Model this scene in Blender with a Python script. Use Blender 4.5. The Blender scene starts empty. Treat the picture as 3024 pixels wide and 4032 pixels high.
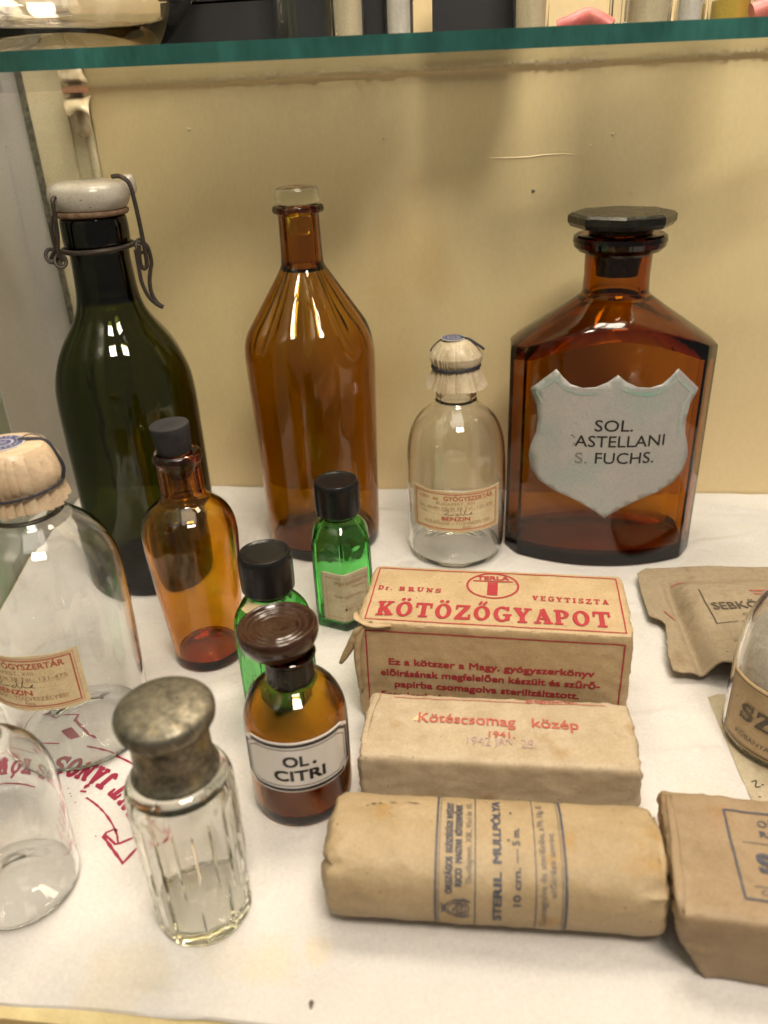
import bpy, bmesh, math, random
import numpy as np
from mathutils import Vector, Matrix, noise
from mathutils.bvhtree import BVHTree
random.seed(7)
CM = 0.01
S = bpy.context.scene
COL = S.collection
rad = math.radians
pi = math.pi

# ------------------------------------------------------------------ camera
P, A = rad(27), rad(2.62)
f_ = Vector((0, math.cos(P), -math.sin(P)))
r0 = Vector((1, 0, 0)); u0 = Vector((0, math.sin(P), math.cos(P)))
r_ = r0*math.cos(A) - u0*math.sin(A)
u_ = u0*math.cos(A) + r0*math.sin(A)
cam = bpy.data.cameras.new('camera'); co = bpy.data.objects.new('camera', cam); COL.objects.link(co)
M = Matrix((r_, u_, -f_)).transposed().to_4x4(); M.translation = Vector((0, 0, 22.5*CM))
co.matrix_world = M
cam.sensor_fit = 'VERTICAL'; cam.sensor_height = 36; cam.sensor_width = 27
cam.lens = 3100/4032*36
cam.clip_start = 0.01; cam.clip_end = 20
cam.dof.use_dof = True; cam.dof.focus_distance = 0.34; cam.dof.aperture_fstop = 10
S.camera = co

# ------------------------------------------------------------------ world and lamps
W = bpy.data.worlds.new('World'); S.world = W; W.use_nodes = True
bg = W.node_tree.nodes['Background']
bg.inputs[0].default_value = (0.78, 0.73, 0.66, 1); bg.inputs[1].default_value = 0.21
def area(name, loc, target, sx, sy, power, col):
    l = bpy.data.lights.new(name, 'AREA'); l.shape = 'RECTANGLE'; l.size = sx*CM; l.size_y = sy*CM
    l.energy = power; l.color = col
    o = bpy.data.objects.new(name, l); COL.objects.link(o)
    o.location = Vector(loc)*CM
    d = (Vector(target) - Vector(loc)).normalized()
    o.rotation_euler = d.to_track_quat('-Z', 'Y').to_euler()
    return o
area('cabinet_lamp', (10, 40, 66), (1, 24, 0), 24, 11, 2.0, (1.0, 0.87, 0.71))
area('cabinet_lamp', (-7, 36, 64), (0, 40, 5), 5.0, 9, .8, (1.0, 0.86, 0.68))
area('room_lamp', (15, -24, 92), (0, 44, 10), 32, 18, 7.8, (1.0, 0.88, 0.72))
area('ceiling_bounce_fill', (6, -5, 135), (0, 30, 0), 70, 50, 4.2, (1.0, 0.92, 0.80))  # added soft fill standing in for light bounced off the room ceiling
S.view_settings.view_transform = 'Standard'; S.view_settings.look = 'None'
S.view_settings.exposure = 0.08; S.view_settings.gamma = 1
cy = S.cycles
cy.use_denoising = True
cy.max_bounces = 22; cy.transmission_bounces = 20; cy.transparent_max_bounces = 16
cy.diffuse_bounces = 5; cy.glossy_bounces = 8
cy.caustics_reflective = True; cy.caustics_refractive = True; cy.blur_glossy = 0.3
cy.sample_clamp_indirect = 60

# ------------------------------------------------------------------ materials
def newmat(n):
    m = bpy.data.materials.new(n); m.use_nodes = True
    nt = m.node_tree; nt.nodes.clear()
    out = nt.nodes.new('ShaderNodeOutputMaterial')
    return m, nt, out
def N(nt, t, **kw):
    n = nt.nodes.new(t)
    for k, v in kw.items():
        if k in n.inputs: n.inputs[k].default_value = v
        else: setattr(n, k, v)
    return n
def coords(nt, scale=(1, 1, 1)):
    tc = nt.nodes.new('ShaderNodeTexCoord'); mp = nt.nodes.new('ShaderNodeMapping')
    mp.inputs['Scale'].default_value = [100*s for s in scale]
    nt.links.new(tc.outputs['Object'], mp.inputs['Vector']); return mp.outputs[0]
def pbr(name, col, rough=.5, metal=0, col2=None, s2=1.5, fleck=None, bump=0, bscale=12, bdist=.02,
        coat=0, spec=.5, scale=(1, 1, 1), stain=None, stain_s=.3, stain_t=.62, rough2=None, crumple=0, grain=.10, gscale=9):
    m, nt, out = newmat(name); L = nt.links.new
    b = N(nt, 'ShaderNodeBsdfPrincipled', Roughness=rough, Metallic=metal)
    b.inputs['Specular IOR Level'].default_value = spec
    b.inputs['Coat Weight'].default_value = coat
    b.inputs['Base Color'].default_value = (*col, 1)
    L(b.outputs[0], out.inputs[0]); v = coords(nt, scale)
    c = None
    if col2:
        n1 = N(nt, 'ShaderNodeTexNoise', Scale=s2, Detail=6, Roughness=.62); L(v, n1.inputs['Vector'])
        r = N(nt, 'ShaderNodeValToRGB'); r.color_ramp.elements[0].position = .36; r.color_ramp.elements[1].position = .66
        r.color_ramp.elements[0].color = (*col, 1); r.color_ramp.elements[1].color = (*col2, 1)
        L(n1.outputs[0], r.inputs[0]); c = r.outputs[0]
        if rough2 is not None:
            rr = N(nt, 'ShaderNodeMapRange'); rr.inputs[1].default_value = .36; rr.inputs[2].default_value = .66
            rr.inputs[3].default_value = rough; rr.inputs[4].default_value = rough2
            L(n1.outputs[0], rr.inputs[0]); L(rr.outputs[0], b.inputs['Roughness'])
    for (cc, ss, tt, ww) in ((stain, stain_s, stain_t, .10), (fleck, 5.5, .705, .03)):
        if cc:
            n2 = N(nt, 'ShaderNodeTexNoise', Scale=ss, Detail=3, Roughness=.5); L(v, n2.inputs['Vector'])
            mr = N(nt, 'ShaderNodeMapRange'); mr.inputs[1].default_value = tt; mr.inputs[2].default_value = tt+ww
            L(n2.outputs[0], mr.inputs[0])
            mx = N(nt, 'ShaderNodeMix', data_type='RGBA')
            L(mr.outputs[0], mx.inputs[0])
            if c: L(c, mx.inputs[6])
            else: mx.inputs[6].default_value = (*col, 1)
            mx.inputs[7].default_value = (*cc, 1); c = mx.outputs[2]
    if grain:
        # fibre / speckle of the real surface
        ng = N(nt, 'ShaderNodeTexNoise', Scale=gscale, Detail=3, Roughness=.7); L(v, ng.inputs['Vector'])
        mg = N(nt, 'ShaderNodeMapRange'); mg.inputs[1].default_value = .3; mg.inputs[2].default_value = .7; mg.inputs[3].default_value = 1-grain; mg.inputs[4].default_value = 1+grain
        L(ng.outputs[0], mg.inputs[0])
        vm = N(nt, 'ShaderNodeVectorMath', operation='SCALE'); L(mg.outputs[0], vm.inputs['Scale'])
        if c: L(c, vm.inputs[0])
        else: vm.inputs[0].default_value = col
        c = vm.outputs[0]
    if c: L(c, b.inputs['Base Color'])
    if bump:
        n3 = N(nt, 'ShaderNodeTexNoise', Scale=bscale, Detail=5, Roughness=.6); L(v, n3.inputs['Vector'])
        bp = N(nt, 'ShaderNodeBump', Strength=bump, Distance=bdist*CM); L(n3.outputs[0], bp.inputs['Height'])
        if crumple:
            # facets and creases of handled paper: warped cells seen only as relief
            wn = N(nt, 'ShaderNodeTexNoise', Scale=.5, Detail=2); L(v, wn.inputs['Vector'])
            va = N(nt, 'ShaderNodeVectorMath', operation='MULTIPLY_ADD'); L(wn.outputs['Color'], va.inputs[0]); va.inputs[1].default_value = (1.6, 1.6, 1.6); L(v, va.inputs[2])
            prev = bp
            for sc_, di in ((.55, .16), (1.35, .05)):
                vo = N(nt, 'ShaderNodeTexVoronoi', feature='F1', Scale=sc_); L(va.outputs[0], vo.inputs['Vector'])
                b2 = N(nt, 'ShaderNodeBump', Strength=crumple, Distance=di*CM); L(vo.outputs['Distance'], b2.inputs['Height']); L(prev.outputs[0], b2.inputs['Normal']); prev = b2
            L(prev.outputs[0], b.inputs['Normal'])
        else: L(bp.outputs[0], b.inputs['Normal'])
    return m
def glass(name, absorb, density, rough=0.0, bump=.12, bscale=.9, tint=(1, 1, 1)):
    m, nt, out = newmat(name); L = nt.links.new
    g = N(nt, 'ShaderNodeBsdfGlass', Roughness=rough, IOR=1.5); g.inputs['Color'].default_value = (*tint, 1)
    v = coords(nt)
    n3 = N(nt, 'ShaderNodeTexNoise', Scale=bscale, Detail=.4); L(v, n3.inputs['Vector'])
    bp = N(nt, 'ShaderNodeBump', Strength=bump, Distance=.12*CM); L(n3.outputs[0], bp.inputs['Height'])
    L(bp.outputs[0], g.inputs['Normal']); L(g.outputs[0], out.inputs[0])
    if density:
        a = N(nt, 'ShaderNodeVolumeAbsorption', Density=density); a.inputs[0].default_value = (*absorb, 1)
        L(a.outputs[0], out.inputs[1])
    return m
def sheet_glass(name):
    # plane window glass: straight-through transmission and a mirror part that grows towards grazing
    m, nt, out = newmat(name); L = nt.links.new
    ge = nt.nodes.new('ShaderNodeNewGeometry')
    d = N(nt, 'ShaderNodeVectorMath', operation='DOT_PRODUCT'); L(ge.outputs['Normal'], d.inputs[0]); L(ge.outputs['Incoming'], d.inputs[1])
    ab = N(nt, 'ShaderNodeMath', operation='ABSOLUTE'); L(d.outputs['Value'], ab.inputs[0])
    su = N(nt, 'ShaderNodeMath', operation='SUBTRACT'); su.inputs[0].default_value = 1; L(ab.outputs[0], su.inputs[1])
    po = N(nt, 'ShaderNodeMath', operation='POWER'); L(su.outputs[0], po.inputs[0]); po.inputs[1].default_value = 5
    ma = N(nt, 'ShaderNodeMath', operation='MULTIPLY_ADD'); L(po.outputs[0], ma.inputs[0]); ma.inputs[1].default_value = .95; ma.inputs[2].default_value = .03
    t = nt.nodes.new('ShaderNodeBsdfTransparent'); t.inputs[0].default_value = (.96, .985, .965, 1)
    g = N(nt, 'ShaderNodeBsdfGlossy', Roughness=.03)
    mx = nt.nodes.new('ShaderNodeMixShader'); L(ma.outputs[0], mx.inputs[0]); L(t.outputs[0], mx.inputs[1]); L(g.outputs[0], mx.inputs[2])
    L(mx.outputs[0], out.inputs[0]); return m

PAP = dict(rough=.55, bump=.5, bscale=3.2, bdist=.03, spec=.4, crumple=.55)
MT = dict(
 amber=glass('amber_glass', (.885, .745, 0), 1080),
 oil=glass('oil_bottle_glass', (.85, .70, 0), 1350),
 amber_light=glass('light_amber_glass', (.93, .76, 0), 1150, bump=.16, bscale=.6),
 brown=glass('brown_glass', (.865, .725, 0), 1180, bump=.15),
 darkbrown=glass('dark_brown_glass', (.82, .62, .25), 1000, bump=.2, bscale=2),
 olive=glass('olive_glass', (.60, .63, .30), 1450, bump=.18),
 green=glass('green_glass', (.06, .88, .10), 480, bump=.35, bscale=1.5),
 clear=glass('clear_glass', (.76, .88, .72), 14, bump=.16, bscale=.45),
 smoky=glass('smoky_bowl_glass', (.62, .55, .42), 75, bump=.3, bscale=.5),
 clear2=glass('old_clear_glass', (.85, .85, .5), 24, bump=.15, bscale=.8),
 stopper=glass('stopper_glass', (.8, .82, .7), 25, rough=.12, bump=.3, bscale=3),
 wall=pbr('cream_wall_paint', (.72, .575, .335), .33, grain=.035, gscale=5, col2=(.68, .535, .30), s2=.13, stain=(.65, .48, .25), stain_s=.1, stain_t=.60, bump=.35, bscale=1.1, bdist=.05, spec=.5, scale=(1, 1, .55)),
 post=pbr('cream_gloss_paint', (.66, .58, .40), .3, col2=(.60, .51, .33), s2=.4, bump=.25, bscale=1.5, bdist=.04),
 sidep=pbr('pale_side_panel_paint', (.50, .47, .43), .38, col2=(.44, .42, .39), s2=.12, bump=.2, bscale=1.2, bdist=.04, fleck=(.25, .2, .17)),
 strip=pbr('dull_metal_strip', (.10, .10, .085), .4, .5, col2=(.28, .26, .2), s2=3),
 cream=pbr('cream_board_paint', (.60, .50, .26), .45, col2=(.50, .40, .2), s2=.8, bump=.3, bscale=2),
 wood=pbr('orange_wood', (.42, .27, .14), .5, col2=(.3, .17, .08), s2=1.0, scale=(.3, 2, 2)),
 shadowgap=pbr('dark_gap_shade', (.05, .035, .025), .9),  # near-black colour paints the shade inside the gap
 card=pbr('printed_buff_paper', (.47, .345, .20), col2=(.40, .285, .155), s2=.55, stain=(.40, .26, .12), stain_s=.5, fleck=(.24, .14, .07), **PAP),
 pale=pbr('pale_wrapping_paper', (.45, .36, .245), col2=(.375, .29, .185), s2=.8, stain=(.34, .24, .13), stain_s=.7, stain_t=.63, fleck=(.22, .15, .09), **PAP),
 kraft=pbr('yellow_kraft_paper', (.385, .29, .17), col2=(.325, .24, .13), s2=.6, stain=(.33, .21, .08), stain_s=.5, fleck=(.14, .07, .035), **PAP),
 brownp=pbr('brown_kraft_paper', (.30, .215, .128), col2=(.255, .18, .103), s2=.6, stain=(.30, .18, .09), stain_s=.4, **PAP),
 grey=pbr('coarse_grey_kraft', (.33, .26, .17), col2=(.285, .22, .14), s2=3, stain=(.24, .17, .10), stain_s=.6, rough=.85, bump=.8, bscale=6, bdist=.03, fleck=(.16, .11, .07)),
 crepe=pbr('tan_cap_paper', (.60, .46, .31), col2=(.50, .37, .24), s2=1.6, rough=.36, bump=.5, bscale=4, bdist=.02, crumple=.5),
 crepe2=pbr('pale_cap_paper', (.56, .47, .33), col2=(.46, .37, .24), s2=1.6, rough=.36, bump=.5, bscale=4, bdist=.02, crumple=.5),
 label=pbr('aged_label_paper', (.68, .55, .34), col2=(.60, .46, .26), s2=1.2, rough=.7, bump=.2, bscale=5),
 label2=pbr('grey_label_paper', (.52, .45, .31), col2=(.42, .35, .22), s2=1.5, rough=.7, stain=(.35, .25, .13), stain_s=1.2),
 enamel=pbr('white_enamel', (.70, .66, .63), .16, grain=.02, col2=(.70, .65, .60), s2=.8, coat=.4),
 shield=pbr('frosted_shield_enamel', (.40, .375, .355), .34, col2=(.34, .345, .335), s2=.5, fleck=(.30, .31, .30), stain=(.33, .355, .34), stain_s=.35, stain_t=.55),
 shieldgreen=pbr('faded_green_line', (.24, .37, .32), .4, col2=(.42, .44, .42), s2=.8),
 porcelain=pbr('white_porcelain', (.52, .475, .43), .25, col2=(.45, .39, .34), s2=.9, fleck=(.16, .09, .05), coat=.3),
 rubber_r=pbr('old_red_rubber', (.16, .075, .04), .7, col2=(.30, .20, .14), s2=2),
 wire=pbr('rusty_dark_wire', (.045, .037, .034), .5, .4, col2=(.08, .05, .04), s2=3, bump=.5, bscale=9),
 rubber=pbr('dark_grey_rubber', (.022, .0205, .022), .7, col2=(.034, .031, .033), s2=1.5, spec=.25, bump=.3, bscale=8, bdist=.02),
 black=pbr('black_bakelite', (.009, .0085, .009), .24, col2=(.013, .012, .012), s2=1.2, bump=.05, bscale=3, bdist=.01, spec=.28),
 brownstop=pbr('brown_black_glass', (.028, .010, .006), .14, col2=(.045, .019, .010), s2=1.0, spec=.5, bump=.15, bscale=2.5, bdist=.02),
 blackglass=pbr('black_stopper', (.010, .009, .008), .2, col2=(.02, .018, .013), s2=1.2, spec=.35, rough2=.3, bump=.12, bscale=2),
 brass=pbr('tarnished_brass', (.26, .235, .175), .40, .8, col2=(.10, .09, .068), s2=2.4, rough2=.66, stain=(.30, .25, .14), stain_s=.8, stain_t=.60, fleck=(.04, .035, .03), grain=.3, gscale=7, bump=.6, bscale=4, bdist=.02),
 cloth=None,
 red=pbr('red_print', (.37, .016, .028), .6, col2=(.31, .03, .035), s2=6),
 redorange=pbr('orange_red_print', (.44, .06, .025), .6, col2=(.43, .12, .07), s2=6),
 faded=pbr('faded_brown_print', (.34, .16, .09), .7, col2=(.42, .27, .17), s2=8),
 salmon=pbr('salmon_red_print', (.43, .075, .055), .6, col2=(.41, .13, .09), s2=6),
 purple=pbr('faded_purple_stamp', (.31, .20, .22), .7, col2=(.44, .33, .26), s2=7),
 blue=pbr('slate_blue_print', (.045, .05, .08), .6, col2=(.085, .08, .09), s2=7),
 blue2=pbr('faded_blue_print', (.13, .125, .13), .6, col2=(.24, .19, .13), s2=8),
 ink=pbr('black_ink', (.018, .016, .016), .4),
 fadedink=pbr('faded_black_ink', (.20, .19, .185), .5),
 brownink=pbr('brown_black_ink', (.06, .045, .035), .6, col2=(.12, .09, .06), s2=7),
 marker=pbr('crimson_textile_ink', (.33, .012, .05), .75, col2=(.25, .02, .05), s2=5),
 navy=pbr('navy_seal_print', (.055, .06, .17), .5),
 seal=pbr('seal_paper', (.52, .50, .50), .5),
 string=pbr('navy_black_cord', (.022, .022, .035), .6, bump=.6, bscale=16),
 cotton=pbr('white_cotton', (.86, .81, .74), .9, bump=.9, bscale=3, bdist=.15),
 slip=pbr('yellowed_slip_paper', (.43, .37, .26), .7, stain=(.33, .25, .15), stain_s=.8, col2=(.37, .31, .20), s2=1.4),
 teal=pbr('teal_glass_edge', (.006, .045, .036), .16, col2=(.035, .15, .13), s2=.35, spec=.7, scale=(.35, 1, .12), grain=.25, gscale=3),  # lighter teal streaks paint reflections into the edge colour
 chip=pbr('chipped_glass_dust', (.70, .62, .50), .7, col2=(.60, .50, .36), s2=2),
 shelf=sheet_glass('shelf_sheet_glass'),
 steel=pbr('cream_painted_clip', (.55, .46, .32), .25, col2=(.42, .33, .2), s2=1.5),
 cork=pbr('brown_cork_pad', (.30, .13, .07), .8, col2=(.4, .2, .12), s2=5),
 boxblack=pbr('matt_black_card', (.018, .018, .02), .5),
 creamfill=pbr('cream_powder', (.70, .60, .40), .8),
 whitefill=pbr('white_powder', (.74, .70, .62), .8),
 yellowfill=pbr('yellow_powder', (.60, .42, .05), .7),
 pink=pbr('pink_rubber', (.52, .16, .13), .45, col2=(.42, .09, .09), s2=1),
)
def cloth_mat():
    m, nt, out = newmat('white_cotton_cloth'); L = nt.links.new
    b = N(nt, 'ShaderNodeBsdfPrincipled', Roughness=.85); b.inputs['Specular IOR Level'].default_value = .2
    v = coords(nt)
    n1 = N(nt, 'ShaderNodeTexNoise', Scale=.16, Detail=4); L(v, n1.inputs['Vector'])
    r = N(nt, 'ShaderNodeValToRGB'); e = r.color_ramp.elements
    e[0].position = .35; e[0].color = (.56, .53, .505, 1); e[1].position = .65; e[1].color = (.63, .605, .58, 1); L(n1.outputs[0], r.inputs[0])
    # a few yellow stains at fixed places on the cloth (cm)
    c = r.outputs[0]
    for (x, y, rr, k) in ((-4.0, 14.9, 1.0, .28), (-5.6, 15.2, .8, .15), (-8.2, 14.6, 1.6, .22), (-6.0, 31.5, 2.4, .2), (11.0, 20.0, 1.5, .10), (-2.6, 15.2, .55, .3)):
        d = N(nt, 'ShaderNodeVectorMath', operation='DISTANCE'); d.inputs[1].default_value = (x, y, 0)
        n2 = N(nt, 'ShaderNodeTexNoise', Scale=.9, Detail=3); L(v, n2.inputs['Vector'])
        L(v, d.inputs[0])
        ad = N(nt, 'ShaderNodeMath', operation='MULTIPLY_ADD'); L(n2.outputs[0], ad.inputs[0]); ad.inputs[1].default_value = rr*1.3; L(d.outputs['Value'], ad.inputs[2])
        mr = N(nt, 'ShaderNodeMapRange'); mr.inputs[1].default_value = rr*1.65; mr.inputs[2].default_value = rr*1.2
        mr.inputs[3].default_value = 0; mr.inputs[4].default_value = k; L(ad.outputs[0], mr.inputs[0])
        mx = N(nt, 'ShaderNodeMix', data_type='RGBA'); L(mr.outputs[0], mx.inputs[0]); L(c, mx.inputs[6]); mx.inputs[7].default_value = (.66, .52, .26, 1)
        c = mx.outputs[2]
    ng = N(nt, 'ShaderNodeTexNoise', Scale=8, Detail=3, Roughness=.7); L(v, ng.inputs['Vector'])
    mg = N(nt, 'ShaderNodeMapRange'); mg.inputs[1].default_value = .3; mg.inputs[2].default_value = .7; mg.inputs[3].default_value = .93; mg.inputs[4].default_value = 1.07; L(ng.outputs[0], mg.inputs[0])
    vm = N(nt, 'ShaderNodeVectorMath', operation='SCALE'); L(mg.outputs[0], vm.inputs['Scale']); L(c, vm.inputs[0]); c = vm.outputs[0]
    L(c, b.inputs['Base Color'])
    wv = [N(nt, 'ShaderNodeTexWave', Scale=7.5, Distortion=.6, wave_type='BANDS', bands_direction=k) for k in ('X', 'Y')]
    for w in wv: L(v, w.inputs['Vector'])
    ad = N(nt, 'ShaderNodeMath', operation='ADD'); L(wv[0].outputs['Fac'], ad.inputs[0]); L(wv[1].outputs['Fac'], ad.inputs[1])
    bp = N(nt, 'ShaderNodeBump', Strength=.30, Distance=.010*CM); L(ad.outputs[0], bp.inputs['Height'])
    n4 = N(nt, 'ShaderNodeTexNoise', Scale=1.3, Detail=4); L(v, n4.inputs['Vector'])
    bp2 = N(nt, 'ShaderNodeBump', Strength=.25, Distance=.05*CM); L(n4.outputs[0], bp2.inputs['Height']); L(bp.outputs[0], bp2.inputs['Normal'])
    n5 = N(nt, 'ShaderNodeTexNoise', Scale=.32, Detail=3, Distortion=1.2); L(v, n5.inputs['Vector'])
    bp3 = N(nt, 'ShaderNodeBump', Strength=.65, Distance=.34*CM); L(n5.outputs[0], bp3.inputs['Height']); L(bp2.outputs[0], bp3.inputs['Normal'])
    L(bp3.outputs[0], b.inputs['Normal']); L(b.outputs[0], out.inputs[0]); return m
MT['cloth'] = cloth_mat()

# ------------------------------------------------------------------ object helpers
def thing(name, label, cat, loc=(0, 0, 0), rz=0, group=None, tilt=None):
    o = bpy.data.objects.new(name, None); COL.objects.link(o); o.empty_display_size = .01
    o.location = Vector(loc)*CM; o.rotation_euler = (tilt[0] if tilt else 0, tilt[1] if tilt else 0, rz)
    o['label'] = label; o['category'] = cat
    if group: o['group'] = group
    return o
def mesh(name, vs, fs, mat, parent=None, smooth=40, label=None, kind=None, mats=None, fm=None):
    me = bpy.data.meshes.new(name)
    me.from_pydata([(v[0]*CM, v[1]*CM, v[2]*CM) for v in vs], [], fs)
    me.update()
    if mats:
        for k in mats: me.materials.append(MT[k])
        me.polygons.foreach_set('material_index', fm)
    else: me.materials.append(MT[mat] if isinstance(mat, str) else mat)
    if smooth:
        me.polygons.foreach_set('use_smooth', [True]*len(me.polygons))
        me.set_sharp_from_angle(angle=rad(smooth))
    o = bpy.data.objects.new(name, me); COL.objects.link(o)
    if parent: o.parent = parent
    if label: o['label'] = label
    if kind: o['kind'] = kind
    return o
def fixn(o):
    bm = bmesh.new(); bm.from_mesh(o.data); bmesh.ops.recalc_face_normals(bm, faces=bm.faces); bm.to_mesh(o.data); bm.free(); return o
def chaikin(p, n=2):
    for _ in range(n):
        q = [p[0]]
        for a, b in zip(p[:-1], p[1:]):
            q += [(.75*a[0]+.25*b[0], .75*a[1]+.25*b[1]), (.25*a[0]+.75*b[0], .25*a[1]+.75*b[1])]
        q.append(p[-1]); p = q
    return p
def lathe(prof, seg=64, g=None, close=True, z0=0, cx=0, cy=0):
    """prof: list of (r, h); axis points (r=0) collapse. prof may be a function of theta."""
    vs, fs = [], []
    rows = len(prof(0.0) if callable(prof) else prof)
    cols = [(prof(2*pi*j/seg) if callable(prof) else prof) for j in range(seg)]
    idx = []
    for i in range(rows):
        r, h = cols[0][i]
        if abs(r) < 1e-9:
            vs.append((cx, cy, h+z0)); idx.append([len(vs)-1]*seg); continue
        row = []
        for j in range(seg):
            th = 2*pi*j/seg; r, h = cols[j][i]
            k = g(th, h) if g else 1
            # theta 0 looks towards -Y (the viewer), positive towards +X
            vs.append((cx+r*k*math.sin(th), cy-r*k*math.cos(th), h+z0)); row.append(len(vs)-1)
        idx.append(row)
    for i in range(rows-1):
        a, b = idx[i], idx[i+1]
        for j in range(seg):
            k = (j+1) % seg
            f = [a[j], a[k], b[k], b[j]]
            f = [x for n, x in enumerate(f) if x not in f[:n]]
            if len(f) > 2: fs.append(f)
    return vs, fs
def shell_profile(outer, t, tb, neck=None, punt=.25):
    """outer: (r,h) from base rim to lip. Adds punt, mouth and the inner wall."""
    R0 = outer[0][0]
    o = [(0, punt), (R0*.55, punt*.8), (R0*.86, 0.02)] + list(outer)
    rl, hl = o[-1]
    inn = []
    for r, h in reversed(outer):
        if h < tb+.05: continue
        ri = r - t
        if neck and h > neck[1]: ri = neck[0]
        inn.append((max(ri, .05), h if h < hl else hl))
    rb = inn[-1][0]
    inn += [(rb*.94, tb+.08), (rb*.6, tb+.02+punt*.5), (0, tb+punt*.8)]
    return o + inn
def bottle_body(name, mat, parent, outer, t=.22, tb=.35, neck=None, seg=96, g=None, smooth_n=2, punt=.25, ang=35):
    o = chaikin(outer, smooth_n)
    vs, fs = lathe(shell_profile(o, t, tb, neck, punt), seg, g)
    return fixn(mesh(name, vs, fs, mat, parent, smooth=ang))
def solid(name, mat, parent, prof, seg=48, g=None, n=1, ang=40, **k):
    vs, fs = lathe(chaikin(prof, n) if n else prof, seg, g, **k)
    return fixn(mesh(name, vs, fs, mat, parent, smooth=ang))
def crs(pts, n=6):
    P_ = [Vector(p) for p in pts]; P_ = [2*P_[0]-P_[1]] + P_ + [2*P_[-1]-P_[-2]]; out = []
    for i in range(1, len(P_)-2):
        for k in range(n):
            t = k/n; a, b, c, d = P_[i-1:i+3]
            out.append(.5*((2*b)+(c-a)*t+(2*a-5*b+4*c-d)*t*t+(3*b-a-3*c+d)*t**3))
    out.append(P_[-2]); return out
def tube_vf(pts, r, seg=8, closed=False):
    pts = [Vector(p) for p in pts]; vs, fs = [], []; n = len(pts); prev = None
    for i, p in enumerate(pts):
        a = pts[(i-1) % n] if (closed or i) else p; b = pts[(i+1) % n] if (closed or i < n-1) else p
        t = (b-a).normalized()
        if prev is None:
            prev = t.orthogonal().normalized()
        u = (prev - t*prev.dot(t)).normalized(); prev = u; w = t.cross(u)
        rr = r(i/(n-1)) if callable(r) else r
        for k in range(seg):
            a_ = 2*pi*k/seg; vs.append(tuple(p + (u*math.cos(a_)+w*math.sin(a_))*rr))
    for i in range(n if closed else n-1):
        for k in range(seg):
            j = (i+1) % n
            fs.append([i*seg+k, i*seg+(k+1) % seg, j*seg+(k+1) % seg, j*seg+k])
    if not closed: fs += [list(range(seg))[::-1], [(n-1)*seg+k for k in range(seg)]]
    return vs, fs
def merge(*parts):
    # joins (verts, faces) lists
    vs, fs = [], []
    for v, f in parts:
        k = len(vs); vs += list(v); fs += [[i+k for i in q] for q in f]
    return vs, fs
def tube(name, pts, r, mat, parent, seg=8, closed=False, smooth=True):
    vs, fs = tube_vf(crs(pts) if smooth and not closed else pts, r, seg, closed)
    return mesh(name, vs, fs, mat, parent)
def box_vf(x0, x1, y0, y1, z0, z1):
    v = [(x, y, z) for z in (z0, z1) for y in (y0, y1) for x in (x0, x1)]
    return v, [[0, 2, 3, 1], [4, 5, 7, 6], [0, 1, 5, 4], [2, 6, 7, 3], [0, 4, 6, 2], [1, 3, 7, 5]]
def struct(name, vf, mat, **k): return mesh(name, *vf, mat, kind='structure', smooth=0, **k)

# ------------------------------------------------------------------ flat print: 2-D shapes (u, v in cm)
def text2d(body, h=1.0, w=None, bold=0, align='C', xs=1.0, sp=1.0, italic=0, lift=0):
    c = bpy.data.curves.new('t', 'FONT'); c.body = body; c.size = 1;  c.resolution_u = 3
    c.space_character = sp; c.shear = italic; c.fill_mode = 'FRONT'
    o = bpy.data.objects.new('t', c); COL.objects.link(o)
    dg = bpy.context.evaluated_depsgraph_get(); dg.update()
    me = bpy.data.meshes.new_from_object(o.evaluated_get(dg))
    v = [list(p.co) for p in me.vertices]; f = [list(p.vertices) for p in me.polygons]
    bpy.data.objects.remove(o); bpy.data.curves.remove(c); bpy.data.meshes.remove(me)
    k = h/.70; x0 = min(p[0] for p in v); x1 = max(p[0] for p in v)
    kx = (w/(x1-x0)) if w else k*xs
    off = {'C': -(x0+x1)/2, 'L': -x0, 'R': -x1}[align]
    base = [((p[0]+off)*kx, p[1]*k, lift) for p in v]
    if not bold: return base, f
    b = bold*.75; out = []
    for n, (dx, dy) in enumerate(((-b, -b), (b, -b), (-b, b), (b, b), (0, 0))):
        out.append(([(p[0]+dx*kx, p[1]+dy*k, p[2]+.0007*n) for p in base], f))
    return merge(*out)
class Glyphs:
    """a small slab-serif alphabet drawn from strokes"""
    def __init__(s): s.v = []; s.f = []; s.n = 0
    def quad(s, *p):
        s.n += 1; k = len(s.v); s.v += [(x, y, .0006*(s.n % 6)) for x, y in p]; s.f.append(list(range(k, k+len(p))))
    def R(s, x0, y0, x1, y1): s.quad((x0, y0), (x1, y0), (x1, y1), (x0, y1))
    def L(s, a, b, w):
        dx, dy = b[0]-a[0], b[1]-a[1]; l = math.hypot(dx, dy); nx, ny = -dy/l*w/2, dx/l*w/2
        s.quad((a[0]-nx, a[1]-ny), (b[0]-nx, b[1]-ny), (b[0]+nx, b[1]+ny), (a[0]+nx, a[1]+ny))
    def ring(s, cx, cy, rx, ry, wx, wy, a0=0, a1=360, n=20):
        s.n += 1; z = .0006*(s.n % 6); k = len(s.v)
        for i in range(n+1):
            a = rad(a0+(a1-a0)*i/n); c, q = math.cos(a), math.sin(a)
            s.v += [(cx+rx*c, cy+ry*q, z), (cx+(rx-wx)*c, cy+(ry-wy)*q, z)]
        for i in range(n): s.f.append([k+2*i, k+2*i+1, k+2*i+3, k+2*i+2])
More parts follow.
